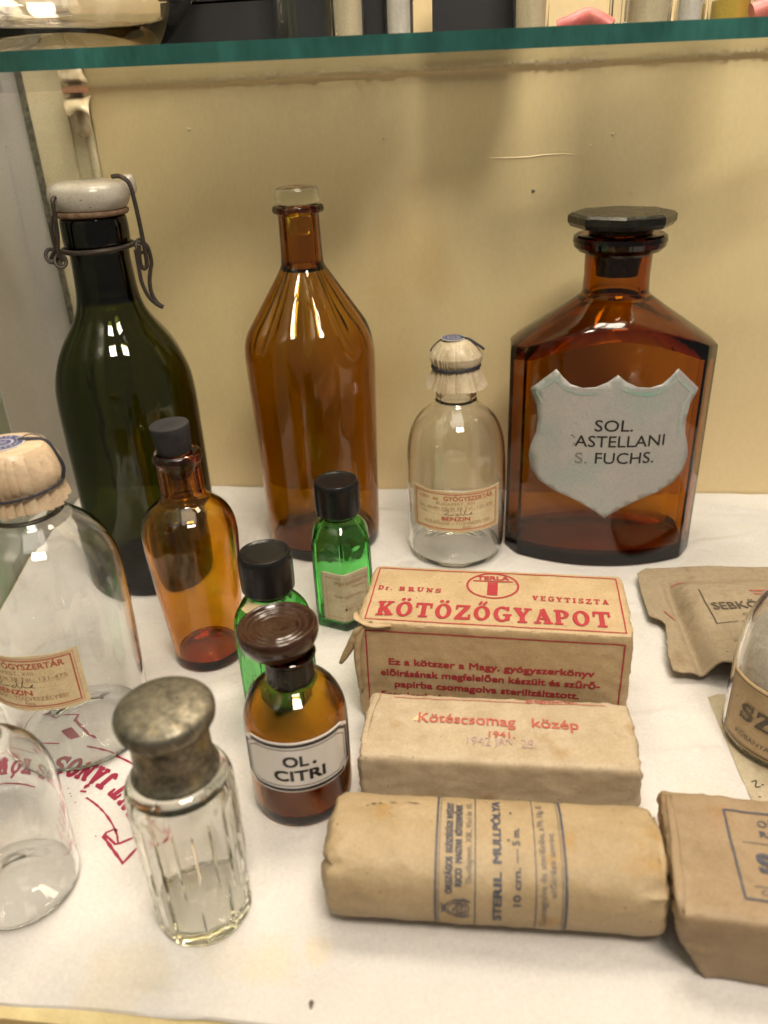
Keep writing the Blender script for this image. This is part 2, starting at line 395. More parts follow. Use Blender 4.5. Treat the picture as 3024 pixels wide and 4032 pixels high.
def glyph(g, ch):
    R, L, O = g.R, g.L, g.ring
    base = {'Ö': 'O', 'Ő': 'O', 'Ó': 'O', 'Á': 'A', 'É': 'E', 'Ű': 'U'}.get(ch, ch)
    if ch in 'Ö': O(.3, 1.2, .1, .1, .1, .1, n=10); O(.62, 1.2, .1, .1, .1, .1, n=10)
    if ch in 'Ő': L((.28, 1.1), (.42, 1.32), .13); L((.52, 1.1), (.68, 1.32), .13)
    if ch in 'ÓÁÉ': L((.42, 1.1), (.58, 1.32), .14)
    c = base; ad = 1.0
    if c == 'K': R(.1, .1, .33, .9); R(0, 0, .43, .1); R(0, .9, .43, 1); L((.3, .42), (.74, .92), .13); L((.40, .53), (.76, .08), .25); R(.52, .9, .9, 1); R(.52, 0, .96, .1)
    elif c == 'T': R(.33, .1, .57, .88); R(.2, 0, .70, .1); R(0, .88, .9, 1); R(0, .66, .1, .88); R(.8, .66, .9, .88)
    elif c == 'Z': R(.05, .87, .84, 1); R(.02, 0, .86, .13); L((.70, .88), (.17, .12), .25); R(.05, .66, .15, .87); R(.76, .13, .86, .34); ad = .95
    elif c == 'O': O(.45, .5, .44, .52, .22, .13, n=28)
    elif c == 'G': O(.46, .5, .45, .52, .22, .13, 48, 318, 26); R(.52, .40, .98, .50); R(.66, .08, .88, .40); R(.72, .72, .84, 1)
    elif c == 'Y': L((.18, .92), (.47, .42), .25); L((.78, .92), (.50, .42), .14); R(.35, .1, .59, .46); R(0, .9, .42, 1); R(.58, .9, .98, 1); R(.22, 0, .72, .1)
    elif c == 'A': L((.46, .97), (.18, .08), .12); L((.44, .99), (.77, .08), .26); R(.25, .27, .66, .37); R(0, 0, .38, .1); R(.52, 0, 1.0, .1)
    elif c in 'PBRD':
        R(.1, .1, .33, .9); R(0, 0, .33 if c in 'BD' else .45, .1); R(0, .9, .33, 1)
        if c == 'D': O(.33, .5, .55, .5, .23, .12, -90, 90)
        else:
            if c == 'P': ad = .88
            O(.33, .74 if c != 'P' else .70, .45, .26 if c != 'P' else .30, .22, .1, -90, 90, 14)
        if c == 'B': O(.33, .26, .50, .26, .23, .1, -90, 90, 14)
        if c == 'R': L((.42, .5), (.74, .08), .24); R(.6, 0, .96, .1)
    elif c == 'E': R(.1, .1, .33, .9); R(0, 0, .8, .1); R(0, .9, .8, 1); R(.33, .46, .6, .55); R(.7, .1, .8, .3); R(.7, .7, .8, .9); R(.55, .37, .63, .64); ad = .92
    elif c == 'L': R(.1, .1, .33, 1); R(0, 0, .8, .1); R(0, .92, .43, 1.01); R(.7, .1, .8, .34); ad = .9
    elif c == 'I': R(.13, .1, .37, .9); R(0, 0, .5, .1); R(0, .9, .5, 1); ad = .6
    elif c == 'V': L((.2, .93), (.48, .04), .25); L((.76, .93), (.50, .04), .13); R(0, .9, .42, 1); R(.58, .9, .96, 1)
    elif c == 'N': R(.14, .1, .26, .9); R(.72, .1, .84, 1); L((.2, .95), (.76, .06), .24); R(0, 0, .4, .1); R(0, .9, .3, 1); R(.6, .9, .98, 1)
    elif c == 'U': R(.1, .3, .32, .9); R(.68, .3, .8, .9); O(.45, .33, .35, .33, .2, .12, 180, 360, 14); R(0, .9, .42, 1); R(.56, .9, .92, 1)
    elif c == 'H': R(.1, .1, .33, .9); R(.62, .1, .85, .9); R(.33, .45, .62, .55); [R(x, y, x+.42, y+.1) for x in (0, .53) for y in (0, .9)]
    elif c == 'J': R(.35, .2, .58, .9); O(.33, .22, .25, .22, .2, .12, 180, 360, 10); R(.2, .9, .75, 1); ad = .85
    elif c == 'M': R(.1, .1, .22, .9); R(.82, .1, 1.05, .9); L((.2, .95), (.52, .1), .22); L((.86, .95), (.56, .1), .13); R(0, 0, .34, .1); R(.72, 0, 1.15, .1); R(0, .9, .3, 1); R(.8, .9, 1.15, 1); ad = 1.2
    elif c == 'S': O(.42, .73, .36, .27, .2, .12, 30, 270, 16); O(.42, .27, .38, .27, .2, .12, -150, 90, 16); R(.68, .66, .77, 1); R(.03, 0, .12, .34); ad = .88
    elif c == 'r': R(.08, .08, .28, .6); R(0, 0, .4, .08); R(0, .58, .2, .66); O(.4, .46, .2, .2, .16, .12, 30, 150, 8); ad = .62
    elif c == '.': O(.15, .1, .11, .11, .11, .11, n=10); ad = .4
    elif c == ' ': ad = .5
    return ad
def slab2d(body, h, w=None, sp=.08, align='C', thin=0):
    vs, fs, x = [], [], 0
    for ch in body:
        g = Glyphs(); ad = glyph(g, ch); k = len(vs)
        vs += [(p[0]+x, p[1], p[2]) for p in g.v]; fs += [[i+k for i in q] for q in g.f]; x += ad+sp
    x -= sp; kx = w/x if w else h
    off = {'C': -x/2, 'L': 0}[align]
    base = [((p[0]+off)*kx, p[1]*h, p[2]) for p in vs]
    if thin: return base, fs
    return merge(*[([(p[0]+dx*kx, p[1]+dy*h, p[2]+.003*n) for p in base], fs) for n, (dx, dy) in enumerate(((-.022, -.015), (.022, .015)))])
def line2d(pts, w, closed=False, step=.25, lift=0, jit=0):
    """ribbon of width w through pts, cut into short pieces so that it can follow a curved surface"""
    if closed: pts = list(pts)+[pts[0]]
    q = [Vector(pts[0]).to_2d()]
    for a, b in zip(pts[:-1], pts[1:]):
        a, b = Vector(a[:2]), Vector(b[:2]); n = max(1, int((b-a).length/step))
        q += [a.lerp(b, (i+1)/n) for i in range(n)]
    vs, fs = [], []; m = len(q)
    for i, p in enumerate(q):
        a = q[i-1] if i else (q[-2] if closed else p); b = q[i+1] if i < m-1 else (q[1] if closed else p)
        d1 = (p-a).normalized() if (p-a).length > 1e-9 else None; d2 = (b-p).normalized() if (b-p).length > 1e-9 else None
        d1 = d1 or d2; d2 = d2 or d1; t = (d1+d2)
        t = t.normalized() if t.length > 1e-6 else d1
        k = 1/max(.45, t.dot(d1)); n = Vector((-t.y, t.x))*w/2*k*(1+random.uniform(-jit, jit))
        vs += [(p.x+n.x, p.y+n.y, lift), (p.x-n.x, p.y-n.y, lift)]
    for i in range(m-1): fs.append([2*i, 2*i+1, 2*i+3, 2*i+2])
    return vs, fs
def rect2d(x0, y0, x1, y1, w, **k): return line2d([(x0, y0), (x1, y0), (x1, y1), (x0, y1)], w, True, **k)
def move(vf, dx=0, dy=0, rot=0, k=1):
    c, s = math.cos(rot), math.sin(rot)
    return [(k*(p[0]*c-p[1]*s)+dx, k*(p[0]*s+p[1]*c)+dy, p[2]) for p in vf[0]], vf[1]
def fill2d(pts, step=.2, lift=0):
    """filled outline as a fine mesh (so it can be draped)"""
    bm = bmesh.new(); vv = [bm.verts.new((p[0], p[1], 0)) for p in pts]; bm.faces.new(vv)
    xs = [p[0] for p in pts]; ys = [p[1] for p in pts]
    for ax, lo, hi in ((0, min(xs), max(xs)), (1, min(ys), max(ys))):
        t = lo+step
        while t < hi:
            no = (1, 0, 0) if ax == 0 else (0, 1, 0); pc = (t, 0, 0) if ax == 0 else (0, t, 0)
            bmesh.ops.bisect_plane(bm, geom=bm.verts[:]+bm.edges[:]+bm.faces[:], plane_co=pc, plane_no=no); t += step
    bm.verts.index_update()
    vs = [(v.co.x, v.co.y, lift) for v in bm.verts]; fs = [[v.index for v in f.verts] for f in bm.faces]; bm.free()
    return vs, fs
def decal(name, mat, parent, shapes, fn, label=None, smooth=0):
    vs, fs = merge(*shapes)
    me = [fn(*p) for p in vs]
    return mesh(name, me, fs, mat, parent, smooth=smooth, label=label)
def cylmap(R, h0, az, off=.012):
    def fn(u, v, z=0):
        a = az + u/R; q = R+off+z
        return (q*math.sin(a), -q*math.cos(a), h0+v)
    return fn
def bvh_of(o):
    me = o.data; return BVHTree.FromPolygons([v.co/CM for v in me.vertices], [tuple(p.vertices) for p in me.polygons])
def raymap(bvh, origin, U, V, Nn, off=.02):
    origin, U, V, Nn = map(Vector, (origin, U, V, Nn))
    def fn(u, v, z=0):
        p = origin+U*u+V*v
        h = bvh.ray_cast(p+Nn*6, -Nn)
        q = h[0] if h[0] is not None else p
        return tuple(q+Nn*(off+z))
    return fn
def facing(x, y): return math.atan2(-x, y)
def scribble(pts, w=.03, k=1, dx=0, dy=0): return line2d([(p.x*k+dx, p.y*k+dy) for p in crs([(a, b, 0) for a, b in pts], 5)], w, step=.08)

# ------------------------------------------------------------------ the cabinet (its axes are turned 8 degrees)
def wallY(x): return 47.7 - .14*x
def frontY(x): return 14.17 - .136*(x+11.77)
def wrinkle(x, y):
    w = .07*noise.noise(Vector((x*.18, y*.25, 1.3)))
    for (ax, ay, ph, am, fr) in ((.16, 1, 0.4, .018, 1.15), (1, .25, 2.0, .010, .75), (.5, -1, 1.1, .008, 1.9)):
        m = max(0, noise.noise(Vector((x*.11+ph, y*.11-ph, ph)))+.15)
        w += am*m*math.sin(fr*(ax*x+ay*y)+ph+2*noise.noise(Vector((x*.15, y*.15, ph*3))))
    # sharper folds: along the front, along the rear edge and between the packages
    for (x0, y0, dx, dy, am, wd, ln) in ((8.5, 14.2, .3, 1, .12, .22, 1.4), (9.3, 13.6, .12, 1, .10, .16, 1.2), (4.5, 14.9, 1, -.05, .05, .14, 4), (12.2, 22.6, 1, .1, .06, .14, 3), (10.2, 24.2, .8, .4, .05, .16, 2.5), (-8.2, 35.2, 1, -.15, .07, .2, 2.6), (0.6, 36.2, 1, .05, .05, .18, 2.2), (9.5, 32.8, 1, -.1, .06, .2, 3.2), (20.5, 42.8, 1, -.5, .12, .22, 3), (-9.3, 26.5, .7, .7, .05, .15, 2),(6, 14.4, 1, -.12, .05, .12, 7), (3, 15.2, 1, -.2, .03, .16, 5), (7.6, 13.3, .15, 1, .10, .2, 1.6),
                                   (20, 41.5, 1, -.3, .08, .25, 6), (19, 38.6, 1, .25, .05, .3, 6), (11.4, 24.6, 1, -.05, .04, .22, 3),
                                   (10.6, 21.3, 1, -.2, .03, .2, 3), (-9, 33.6, 1, -.3, .035, .2, 3), (-5.2, 29.8, 1, .1, .03, .2, 3), (1.2, 44, 1, -.1, .05, .3, 8), (-6, 13.6, 1, -.3, .04, .25, 4)):
        l = math.hypot(dx, dy); a, b = dx/l, dy/l
        u = (x-x0)*a+(y-y0)*b; v = -(x-x0)*b+(y-y0)*a + .15*math.sin(u*1.3+x0)
        w += 2.6*am*math.exp(-(v/wd)**2)*math.exp(-(u/ln)**2)
    return max(-.04, w)
def cloth_z(x, y): return wrinkle(x, y)*clear_of(x, y)
PADS = []            # footprints on which things stand: the cloth lies flat there
def clear_of(x, y):
    k = 1
    for (px, py, pr) in PADS:
        d = math.hypot(x-px, y-py)
        if d < pr+.8: k = min(k, max(0, (d-pr)/.8))
    return k
PADS += [(-12.8, 38.8, 3.5), (-3.55, 41.4, 3.3), (4.04, 39.35, 2.6), (-8.5, 30.4, 1.7), (12.0, 39.5, 4.8), (-12.5, 25.4, 2.6), (-2.15, 33, 1.6), (-4.75, 26.7, 1.6), (-3.45, 21.57, 1.8),
         (-6.3, 16.95, 1.5), (-12.6, 18, 1.9), (15.5, 23.3, 2.6)] + [(x, 27-.17*x, 2.4) for x in (1, 3, 5, 7)] + [(x, 22-.13*x, 2) for x in (0, 2, 4, 6, 7.5)] + [(x, 17.3-.12*x, 1.8) for x in (-1, 1, 3, 5, 7)] + [(x, 15.5, 2.4) for x in (10, 12, 14)]
nx, ny = 230, 200
vs, fs = [], []
for j in range(ny+1):
    for i in range(nx+1):
        x = -20.6 + 54*i/nx; t = j/ny
        yb = wallY(x)-.1 + .12*noise.noise(Vector((x*.5, 0, 3)))
        ya = frontY(x) + .10*noise.noise(Vector((x*.3, 5, 3)))
        y = ya+(yb-ya)*t
        vs.append((x, y, cloth_z(x, y)))
for j in range(ny):
    for i in range(nx):
        a = j*(nx+1)+i; fs.append([a, a+1, a+nx+2, a+nx+1])
# folded hem at the front and right round under
k0 = len(vs)
for i in range(nx+1):
    v = vs[i]; vs.append((v[0], v[1]-.05, v[2]-.09)); vs.append((v[0], v[1]+.6, -.10))
for i in range(nx):
    fs += [[i+1, i, k0+2*i, k0+2*i+2], [k0+2*i+2, k0+2*i, k0+2*i+1, k0+2*i+3]]
cloth = mesh('tablecloth', vs, fs, 'cloth', smooth=60)
cloth['label'] = 'white cotton cloth with crimson hospital stamp, spread under all the bottles and packets'; cloth['category'] = 'cloth'
# shelf board and what lies in front of / under it
def slab_xy(y0, y1, z0, z1, x0=-21.5, x1=34):
    v = [(x0, y0(x0), z0), (x1, y0(x1), z0), (x1, y1(x1), z0), (x0, y1(x0), z0)]
    v += [(a, b, z1) for a, b, _ in v]
    return v, [[3, 2, 1, 0], [4, 5, 6, 7], [0, 1, 5, 4], [1, 2, 6, 5], [2, 3, 7, 6], [3, 0, 4, 7]]
struct('shelf_board', slab_xy(lambda x: frontY(x)-.45, lambda x: wallY(x)+.5, -1.1, -.11), 'cream')
struct('cabinet_sill', slab_xy(lambda x: frontY(x)-5, lambda x: frontY(x)-.85, -2.6, -.75), 'wood')
struct('sill_gap', slab_xy(lambda x: frontY(x)-.95, lambda x: frontY(x)-.3, -2.9, -1.12), 'shadowgap')  # solid dark strip stands for the shade between board and sill
struct('back_wall', slab_xy(wallY, lambda x: wallY(x)+1.2, -3, 75, -15.4, 42), 'wall')
struct('side_panel', box_vf(-21.6, -20.7, 42, 51.5, -.12, 75), 'sidep')
struct('side_frame', box_vf(-20.7, -19.15, 50.0, 51.4, -.1, 75), 'sidep')
gm, nt, out = newmat('green_grey_side_paint')
b = N(nt, 'ShaderNodeBsdfPrincipled', Roughness=.3); b.inputs['Base Color'].default_value = (.27, .30, .22, 1); nt.links.new(b.outputs[0], out.inputs[0])
MT['gside'] = gm
struct('side_door', box_vf(-21.8, -20.75, 5, 41.9, -1.2, 75), 'gside')
struct('corner_strip', box_vf(-19.15, -18.8, 49.75, 51.2, -.1, 75), 'strip')
# corner post: flat board, shallow groove, rounded bead against the wall
post = struct('corner_post', merge(box_vf(-18.8, -16.75, 49.9, 51.5, -.1, 75), box_vf(-16.75, -15.95, 50.15, 51.4, -.1, 75)), 'post')
bead = mesh('corner_bead', *lathe([(0, -.1), (.32, -.1), (.32, 75), (0, 75)], 16, cx=-15.72, cy=50.15), 'post', kind='structure')
# chips and a raised scratch in the wall paint
ax = Vector((1, -.14, 0)).normalized(); an = Vector((-.14, -1, 0)).normalized()
def on_wall(x, z, d=0): return Vector((x, wallY(x), z)) + an*d
pts = [on_wall(6.0+.5*i, 19.9+.012*i+.03*math.sin(i), .0) for i in range(12)]
mesh('paint_scratch', *tube_vf(pts, lambda t: .035*math.sin(pi*min(1, max(.05, t))), 6), 'wall', kind='structure')
for (x, z, r) in ((13.0, 20.9, .10), (9.0, 18.2, .12), (11.9, 20.4, .06), (14.2, 18.0, .06), (-10.8, 17.0, .05), (-9.9, 22.0, .10), (0.9, 21.2, .05), (3.0, 4.6, .05)):
    o = mesh('paint_chip', *lathe([(0, -.02), (r, -.02), (r*.7, .03), (0, .035)], 9, g=lambda th, h: 1+.3*math.sin(3*th+x)), 'strip' if r == .12 else 'post', kind='structure')
    o.location = on_wall(x, z)*CM; o.rotation_euler = (pi/2, 0, math.atan(-.14))

# glass shelf above, its clip, and the things standing on it
gs = thing('glass_shelf', 'thick glass shelf with teal front edge above the bottles, resting on corner clip', 'glass shelf', (0, 31.3, 24.2))
x0, x1 = -19.9, 30
vg = [(x0, 0, 0), (x1, 0, 0), (x1, wallY(x1)-31.45, 0), (-15.6, wallY(-15.6)-31.5, 0), (x0, wallY(-15.6)-31.6, 0)]
k = len(vg); vtop = [(a, b, .62) for a, b, _ in vg]
mesh('pane', vg+vtop, [[4, 3, 2, 1, 0], [5, 6, 7, 8, 9]], 'shelf', gs, smooth=0)
def edge_vf(a, b, th=.02):
    (ax_, ay_), (bx_, by_) = a, b
    v = [(ax_, ay_, 0), (bx_, by_, 0), (bx_, by_, .62), (ax_, ay_, .62)]
    n = Vector((by_-ay_, ax_-bx_)).normalized()*th
    v += [(p[0]-n.x*-1, p[1]-n.y*-1, p[2]) for p in v]
    return v, [[0, 1, 2, 3], [7, 6, 5, 4], [0, 4, 5, 1], [2, 6, 7, 3], [1, 5, 6, 2], [0, 3, 7, 4]]
mesh('polished_edge', *merge(*[edge_vf((vg[i][0], vg[i][1]), (vg[(i+1) % 5][0], vg[(i+1) % 5][1])) for i in (0, 1, 4)]), 'teal', gs, smooth=0)
# ground rear edge: a row of little chips
cv = []
x = -15
while x < 29:
    if noise.noise(Vector((x*.35, 9, 0))) > -.22:
        w = random.uniform(.06, .45); h = random.uniform(.05, .24); zc = random.uniform(.02, .2)
        y = wallY(x)-31.62
        cv.append(([(x, y-.02, zc), (x+w*.5, y-.05, zc-.02), (x+w, y-.02, zc+.01), (x+w*.6, y-.03, zc+h), (x+.1*w, y-.02, zc+h*.8)], [[0, 1, 2, 3, 4]]))
    x += random.uniform(.06, .3)
mesh('chipped_edge', *merge(*cv), 'chip', gs, smooth=0, kind='stuff')
mesh('rear_edge', *edge_vf((vg[2][0], vg[2][1]), (vg[3][0], vg[3][1])), 'cream', gs, smooth=0)

cl = thing('shelf_clip', 'small cream sprung metal clip holding the corner of the glass shelf to the post', 'clip', (-15.85, 49.75, 24.0))
def jaw(sg):
    v = []; n = 14; m = 8
    for i in range(n+1):
        t = i/n; a = pi*.62*t
        for j in range(m+1):
            s = j/m-.5
            wv = 1.5*(1-.25*t)*s
            v.append((wv+.35*t, -.3-1.2*math.sin(a)*.8-.5*t, sg*(.12+.55*(1-math.cos(a))*.9+.35*(2*s)**2*t)))
    f = [[i*(m+1)+j, i*(m+1)+j+1, (i+1)*(m+1)+j+1, (i+1)*(m+1)+j] for i in range(n) for j in range(m)]
    k = len(v); v += [(p[0], p[1]+.06, p[2]+sg*.07) for p in v]; f += [[k+q for q in g_][::-1] for g_ in f[:n*m]]
    return v, f
jl = mesh('lower_jaw', *jaw(-1), 'steel', cl); ju = mesh('upper_jaw', *[[(p[0], p[1], p[2]+1.1) for p in jaw(1)[0]], jaw(1)[1]], 'steel', cl)
mesh('clip_stem', *merge(box_vf(-.45, .35, -.2, .05, -.6, 2.4), lathe([(0, -.12), (.42, -.12), (.42, .02), (0, .05)], 20)), 'steel', cl)
for zz in (-.02,): mesh('cork_pad', *box_vf(-.45, .65, -1.3, -.3, .03, .19), 'cork', cl)
tb = solid('clip_tongue', 'steel', cl, [(0, -2.25), (.3, -2.15), (.42, -1.8), (.40, -1.1), (.3, -.8), (0, -.7)], 20, n=2); tb.location = (0, -.003, 0)

ZS = 24.82   # top of the glass shelf
bw = thing('glass_bowl', 'large round clear glass bowl at the left end of the upper shelf', 'bowl', (-12.6, 38.6, ZS+.03))
solid('bowl_glass', 'smoky', bw, [(0, .1), (2.6, .1), (3.4, 0), (4.6, .8), (5.9, 2.4), (6.4, 4.4), (6.2, 6.5), (5.9, 7.6), (5.7, 7.6), (5.9, 6.4), (6.05, 4.4), (5.6, 2.6), (4.4, 1.15), (2.8, .6), (0, .55)], 72, n=2)
def open_tin(name, label, x, y, rz, L, D, H):
    t = thing(name, label, 'box', (x, y, ZS+.02), rz)
    bmv = merge(box_vf(0, L, 0, D, 0, H*.55), box_vf(-.05, L+.05, -.05, D+.05, H*.6, H))
    mesh('box_base', *box_vf(0, L, 0, D, 0, H*.56), 'boxblack', t, smooth=0); mesh('box_lid', *box_vf(-.06, L+.06, -.06, D+.06, H*.585, H), 'boxblack', t, smooth=0)
    return t
open_tin('black_box', 'wide matt black box behind the glass bowl on the upper shelf', -8.6, 40.2, -.14, 10.5, 4.2, 3.6)
open_tin('black_box', 'square matt black box between the cream filled tubes on the upper shelf', 3.1, 40.5, -.12, 4.6, 4, 4.2)
def vial(x, y, r, h, fill, label, fr=.82, fl=0):
    t = thing('glass_vial', label, 'vial', (x, y, ZS+.03), 0)
    g = (lambda th, hh: 1-.05*abs(math.sin(fl*th/2))) if fl else None
    bottle_body('vial_glass', 'clear', t, [(r*.93, 0), (r, .12), (r, h)], t=.1, tb=.15, seg=64 if fl else 32, g=g, smooth_n=1, punt=.03)
    if fill: solid('filling', fill, t, [(0, .22), (r-.14, .22), (r-.14, h*fr), (0, h*fr)], 24, n=0)
    return t
vial(-2.35, 38.4, 1.25, 6, None, 'wide empty glass tube beside the left black box on the upper shelf')
vial(-.55, 38.2, .72, 6, 'creamfill', 'glass tube of cream powder, leftmost on the upper shelf', .95)
vial(1.55, 38.6, .62, 6, 'whitefill', 'slim glass tube with pale filling left of the square black box')
vial(7.0, 38.2, .75, 6, 'creamfill', 'glass tube of cream powder right of the square black box', .95)
vial(10.6, 38.0, .42, 6, None, 'thin fluted glass tube right of the dark red rubber piece', fl=12)
vial(12.0, 38.6, .95, 6, 'creamfill', 'glass jar with yellowish filling, left of three right hand jars', .3)
vial(13.6, 38.2, .62, 6, 'whitefill', 'narrow glass jar in the middle of the three right hand jars', .3)
vial(15.2, 38.0, .9, 6, 'yellowfill', 'broad glass jar beside the pink rubber tube on the upper shelf', .18)
vial(16.7, 39.2, .45, 6, 'whitefill', 'white powder tube partly behind the pink rubber tube', .95)
o = tube('rubber_piece', [(8.0, 37.4, ZS+.35), (8.6, 37.3, ZS+.55), (9.2, 37.5, ZS+.75), (9.8, 37.4, ZS+.5), (10.1, 37.3, ZS+.3)], .33, 'pink', None, 12)
o['label'] = 'short dull red rubber piece lying on the upper shelf between glass tubes'; o['category'] = 'rubber piece'
o = tube('rubber_tube', [(15.4, 36.3, ZS+.45), (16.4, 36.2, ZS+.75), (17.6, 36.4, ZS+1.2), (19, 36.4, ZS+1.7), (21, 36.6, ZS+2.0)], .42, 'pink', None, 14)
o['label'] = 'pink rubber tube curling at the right end of the upper shelf'; o['category'] = 'rubber tube'

# ------------------------------------------------------------------ green swing-top bottle
T0 = thing('swing_top_bottle', 'tall dark green bottle with white porcelain swing stopper at back left', 'bottle', (-12.8, 38.8, 0), facing(-12.8, 38.8))
def gpleat(th, h):
    w = max(0, math.sin(pi*min(1, max(0, (h-11.2)/4.4)))); return 1 - .028*w*(1-abs(math.sin(6*th+.3)))
bottle_body('glass_body', 'olive', T0, [(3.2, 0), (3.38, .25), (3.42, 1.2), (3.43, 8), (3.42, 10.3), (3.25, 11.5), (2.75, 12.8), (1.85, 14.0), (1.46, 14.9), (1.36, 16.6), (1.36, 17.3), (1.52, 17.45), (1.52, 18.6), (1.40, 18.75)],
            t=.26, tb=.5, neck=(.95, 15.0), seg=144, g=gpleat, punt=.9)
capt = solid('porcelain_stopper', 'porcelain', T0, [(0, 18.2), (.85, 18.3), (1.0, 18.95), (1.5, 18.98), (1.68, 19.15), (1.85, 19.5), (1.80, 19.95), (1.5, 20.18), (.9, 20.26), (0, 20.28)], 64, n=2,
      g=lambda th, h: 1+.03*math.sin(2*th+.5)+.012*math.sin(5*th))
solid('stopper_lug', 'porcelain', capt, [(0, 19.5), (.28, 19.55), (.33, 20.0), (.26, 20.35), (0, 20.4)], 20, n=1, cx=1.85, cy=-.1)
solid('rubber_seal', 'rubber_r', T0, [(.9, 18.74), (1.55, 18.74), (1.68, 18.85), (1.66, 19.02), (.9, 19.05)], 48, n=1)
ring = [(1.62*math.sin(a), -1.62*math.cos(a), 17.35+.05*math.sin(a)) for a in [2*pi*i/48 for i in range(48)]]
tube('wire_collar', ring, .11, 'wire', T0, 8, True)
def loop3(cx, cz, rx, rz, y, n=16, t=.3): return [(cx+rx*math.cos(2*pi*i/n), y+.12*math.sin(2*pi*i/n), cz+rz*math.sin(2*pi*i/n)) for i in range(n)]
tube('collar_eye', loop3(-2.1, 17.2, .25, .28, -.5), .085, 'wire', T0, 8, True)
tube('collar_eye', loop3(-1.75, 17.0, .24, .26, -.95), .085, 'wire', T0, 8, True)
tube('collar_eye', loop3(1.88, 17.3, .22, .28, -.6), .085, 'wire', T0, 8, True)
tube('bail_wire', [(-1.3, -1.0, 19.7), (-1.5, -1.28, 19.62), (-1.55, -1.32, 19.1), (-1.62, -1.2, 18.2), (-1.75, -1.1, 17.4), (-1.62, -1.0, 17.0)], .10, 'wire', T0)
tube('bail_wire', [(-1.68, -.7, 18.9), (-1.85, -.8, 18.4), (-1.85, -.8, 17.6), (-2.15, -.6, 17.1)], .085, 'wire', T0)
tube('bail_wire', [(1.15, -.7, 20.36), (1.5, -.95, 20.36), (1.82, -1.05, 20.05), (1.92, -1.1, 19.3), (1.98, -1.1, 18.2), (2.0, -1.1, 17.2), (1.98, -1.0, 16.5), (1.8, -1.0, 16.35), (1.7, -1.0, 16.65), (1.78, -1.0, 17.4)], .10, 'wire', T0)
tube('lever_wire', [(1.8, -.7, 17.5), (2.15, -.8, 17.3), (2.22, -.85, 16.6), (2.1, -.9, 16.2), (1.98, -.95, 15.7), (1.98, -1.0, 15.2), (2.15, -1.1, 14.75), (2.4, -1.15, 14.5)], .095, 'wire', T0)
tube('lever_wire', [(1.6, -.9, 17.2), (1.6, -1.0, 16.3), (1.62, -1.1, 15.7), (1.8, -1.2, 15.1), (2.1, -1.2, 14.7), (2.38, -1.2, 14.5)], .09, 'wire', T0)

# ------------------------------------------------------------------ tall brown bottle with clear stopper
T1 = thing('brown_bottle', 'tall brown bottle with fluted shoulder and clear glass stopper against the back wall', 'bottle', (-3.55, 41.4, 0), facing(-3.55, 41.4))
def bpleat(th, h):
    w = max(0, math.sin(pi*min(1, max(0, (h-11.3)/4.6))))**.8
    n = max(0, min(1, (h-15.2)/.6))
    a = abs(math.sin(4*th+.35)); return 1 - .15*w*(1-a)**1.25 - .03*n*(1-abs(math.cos(4*th)))
bottle_body('glass_body', 'brown', T1, [(3.05, 0), (3.22, .22), (3.25, 1.5), (3.3, 4.1), (3.42, 9.5), (3.46, 11.2), (3.44, 11.9), (3.25, 12.5), (3.0, 12.9), (1.5, 15.1), (1.14, 15.65), (1.05, 15.95), (1.01, 18.0), (1.03, 18.15), (1.26, 18.2), (1.29, 18.42), (1.2, 18.56), (1.08, 18.58)],
            t=.24, tb=.4, neck=(.74, 15.5), seg=192, g=bpleat, punt=.5, ang=30)
solid('glass_stopper', 'stopper', T1, [(0, 17.2), (.6, 17.2), (.66, 18.55), (.98, 18.6), (1.08, 18.75), (1.09, 19.15), (1.0, 19.35), (.72, 19.42), (.5, 19.34), (0, 19.32)], 48, n=1)

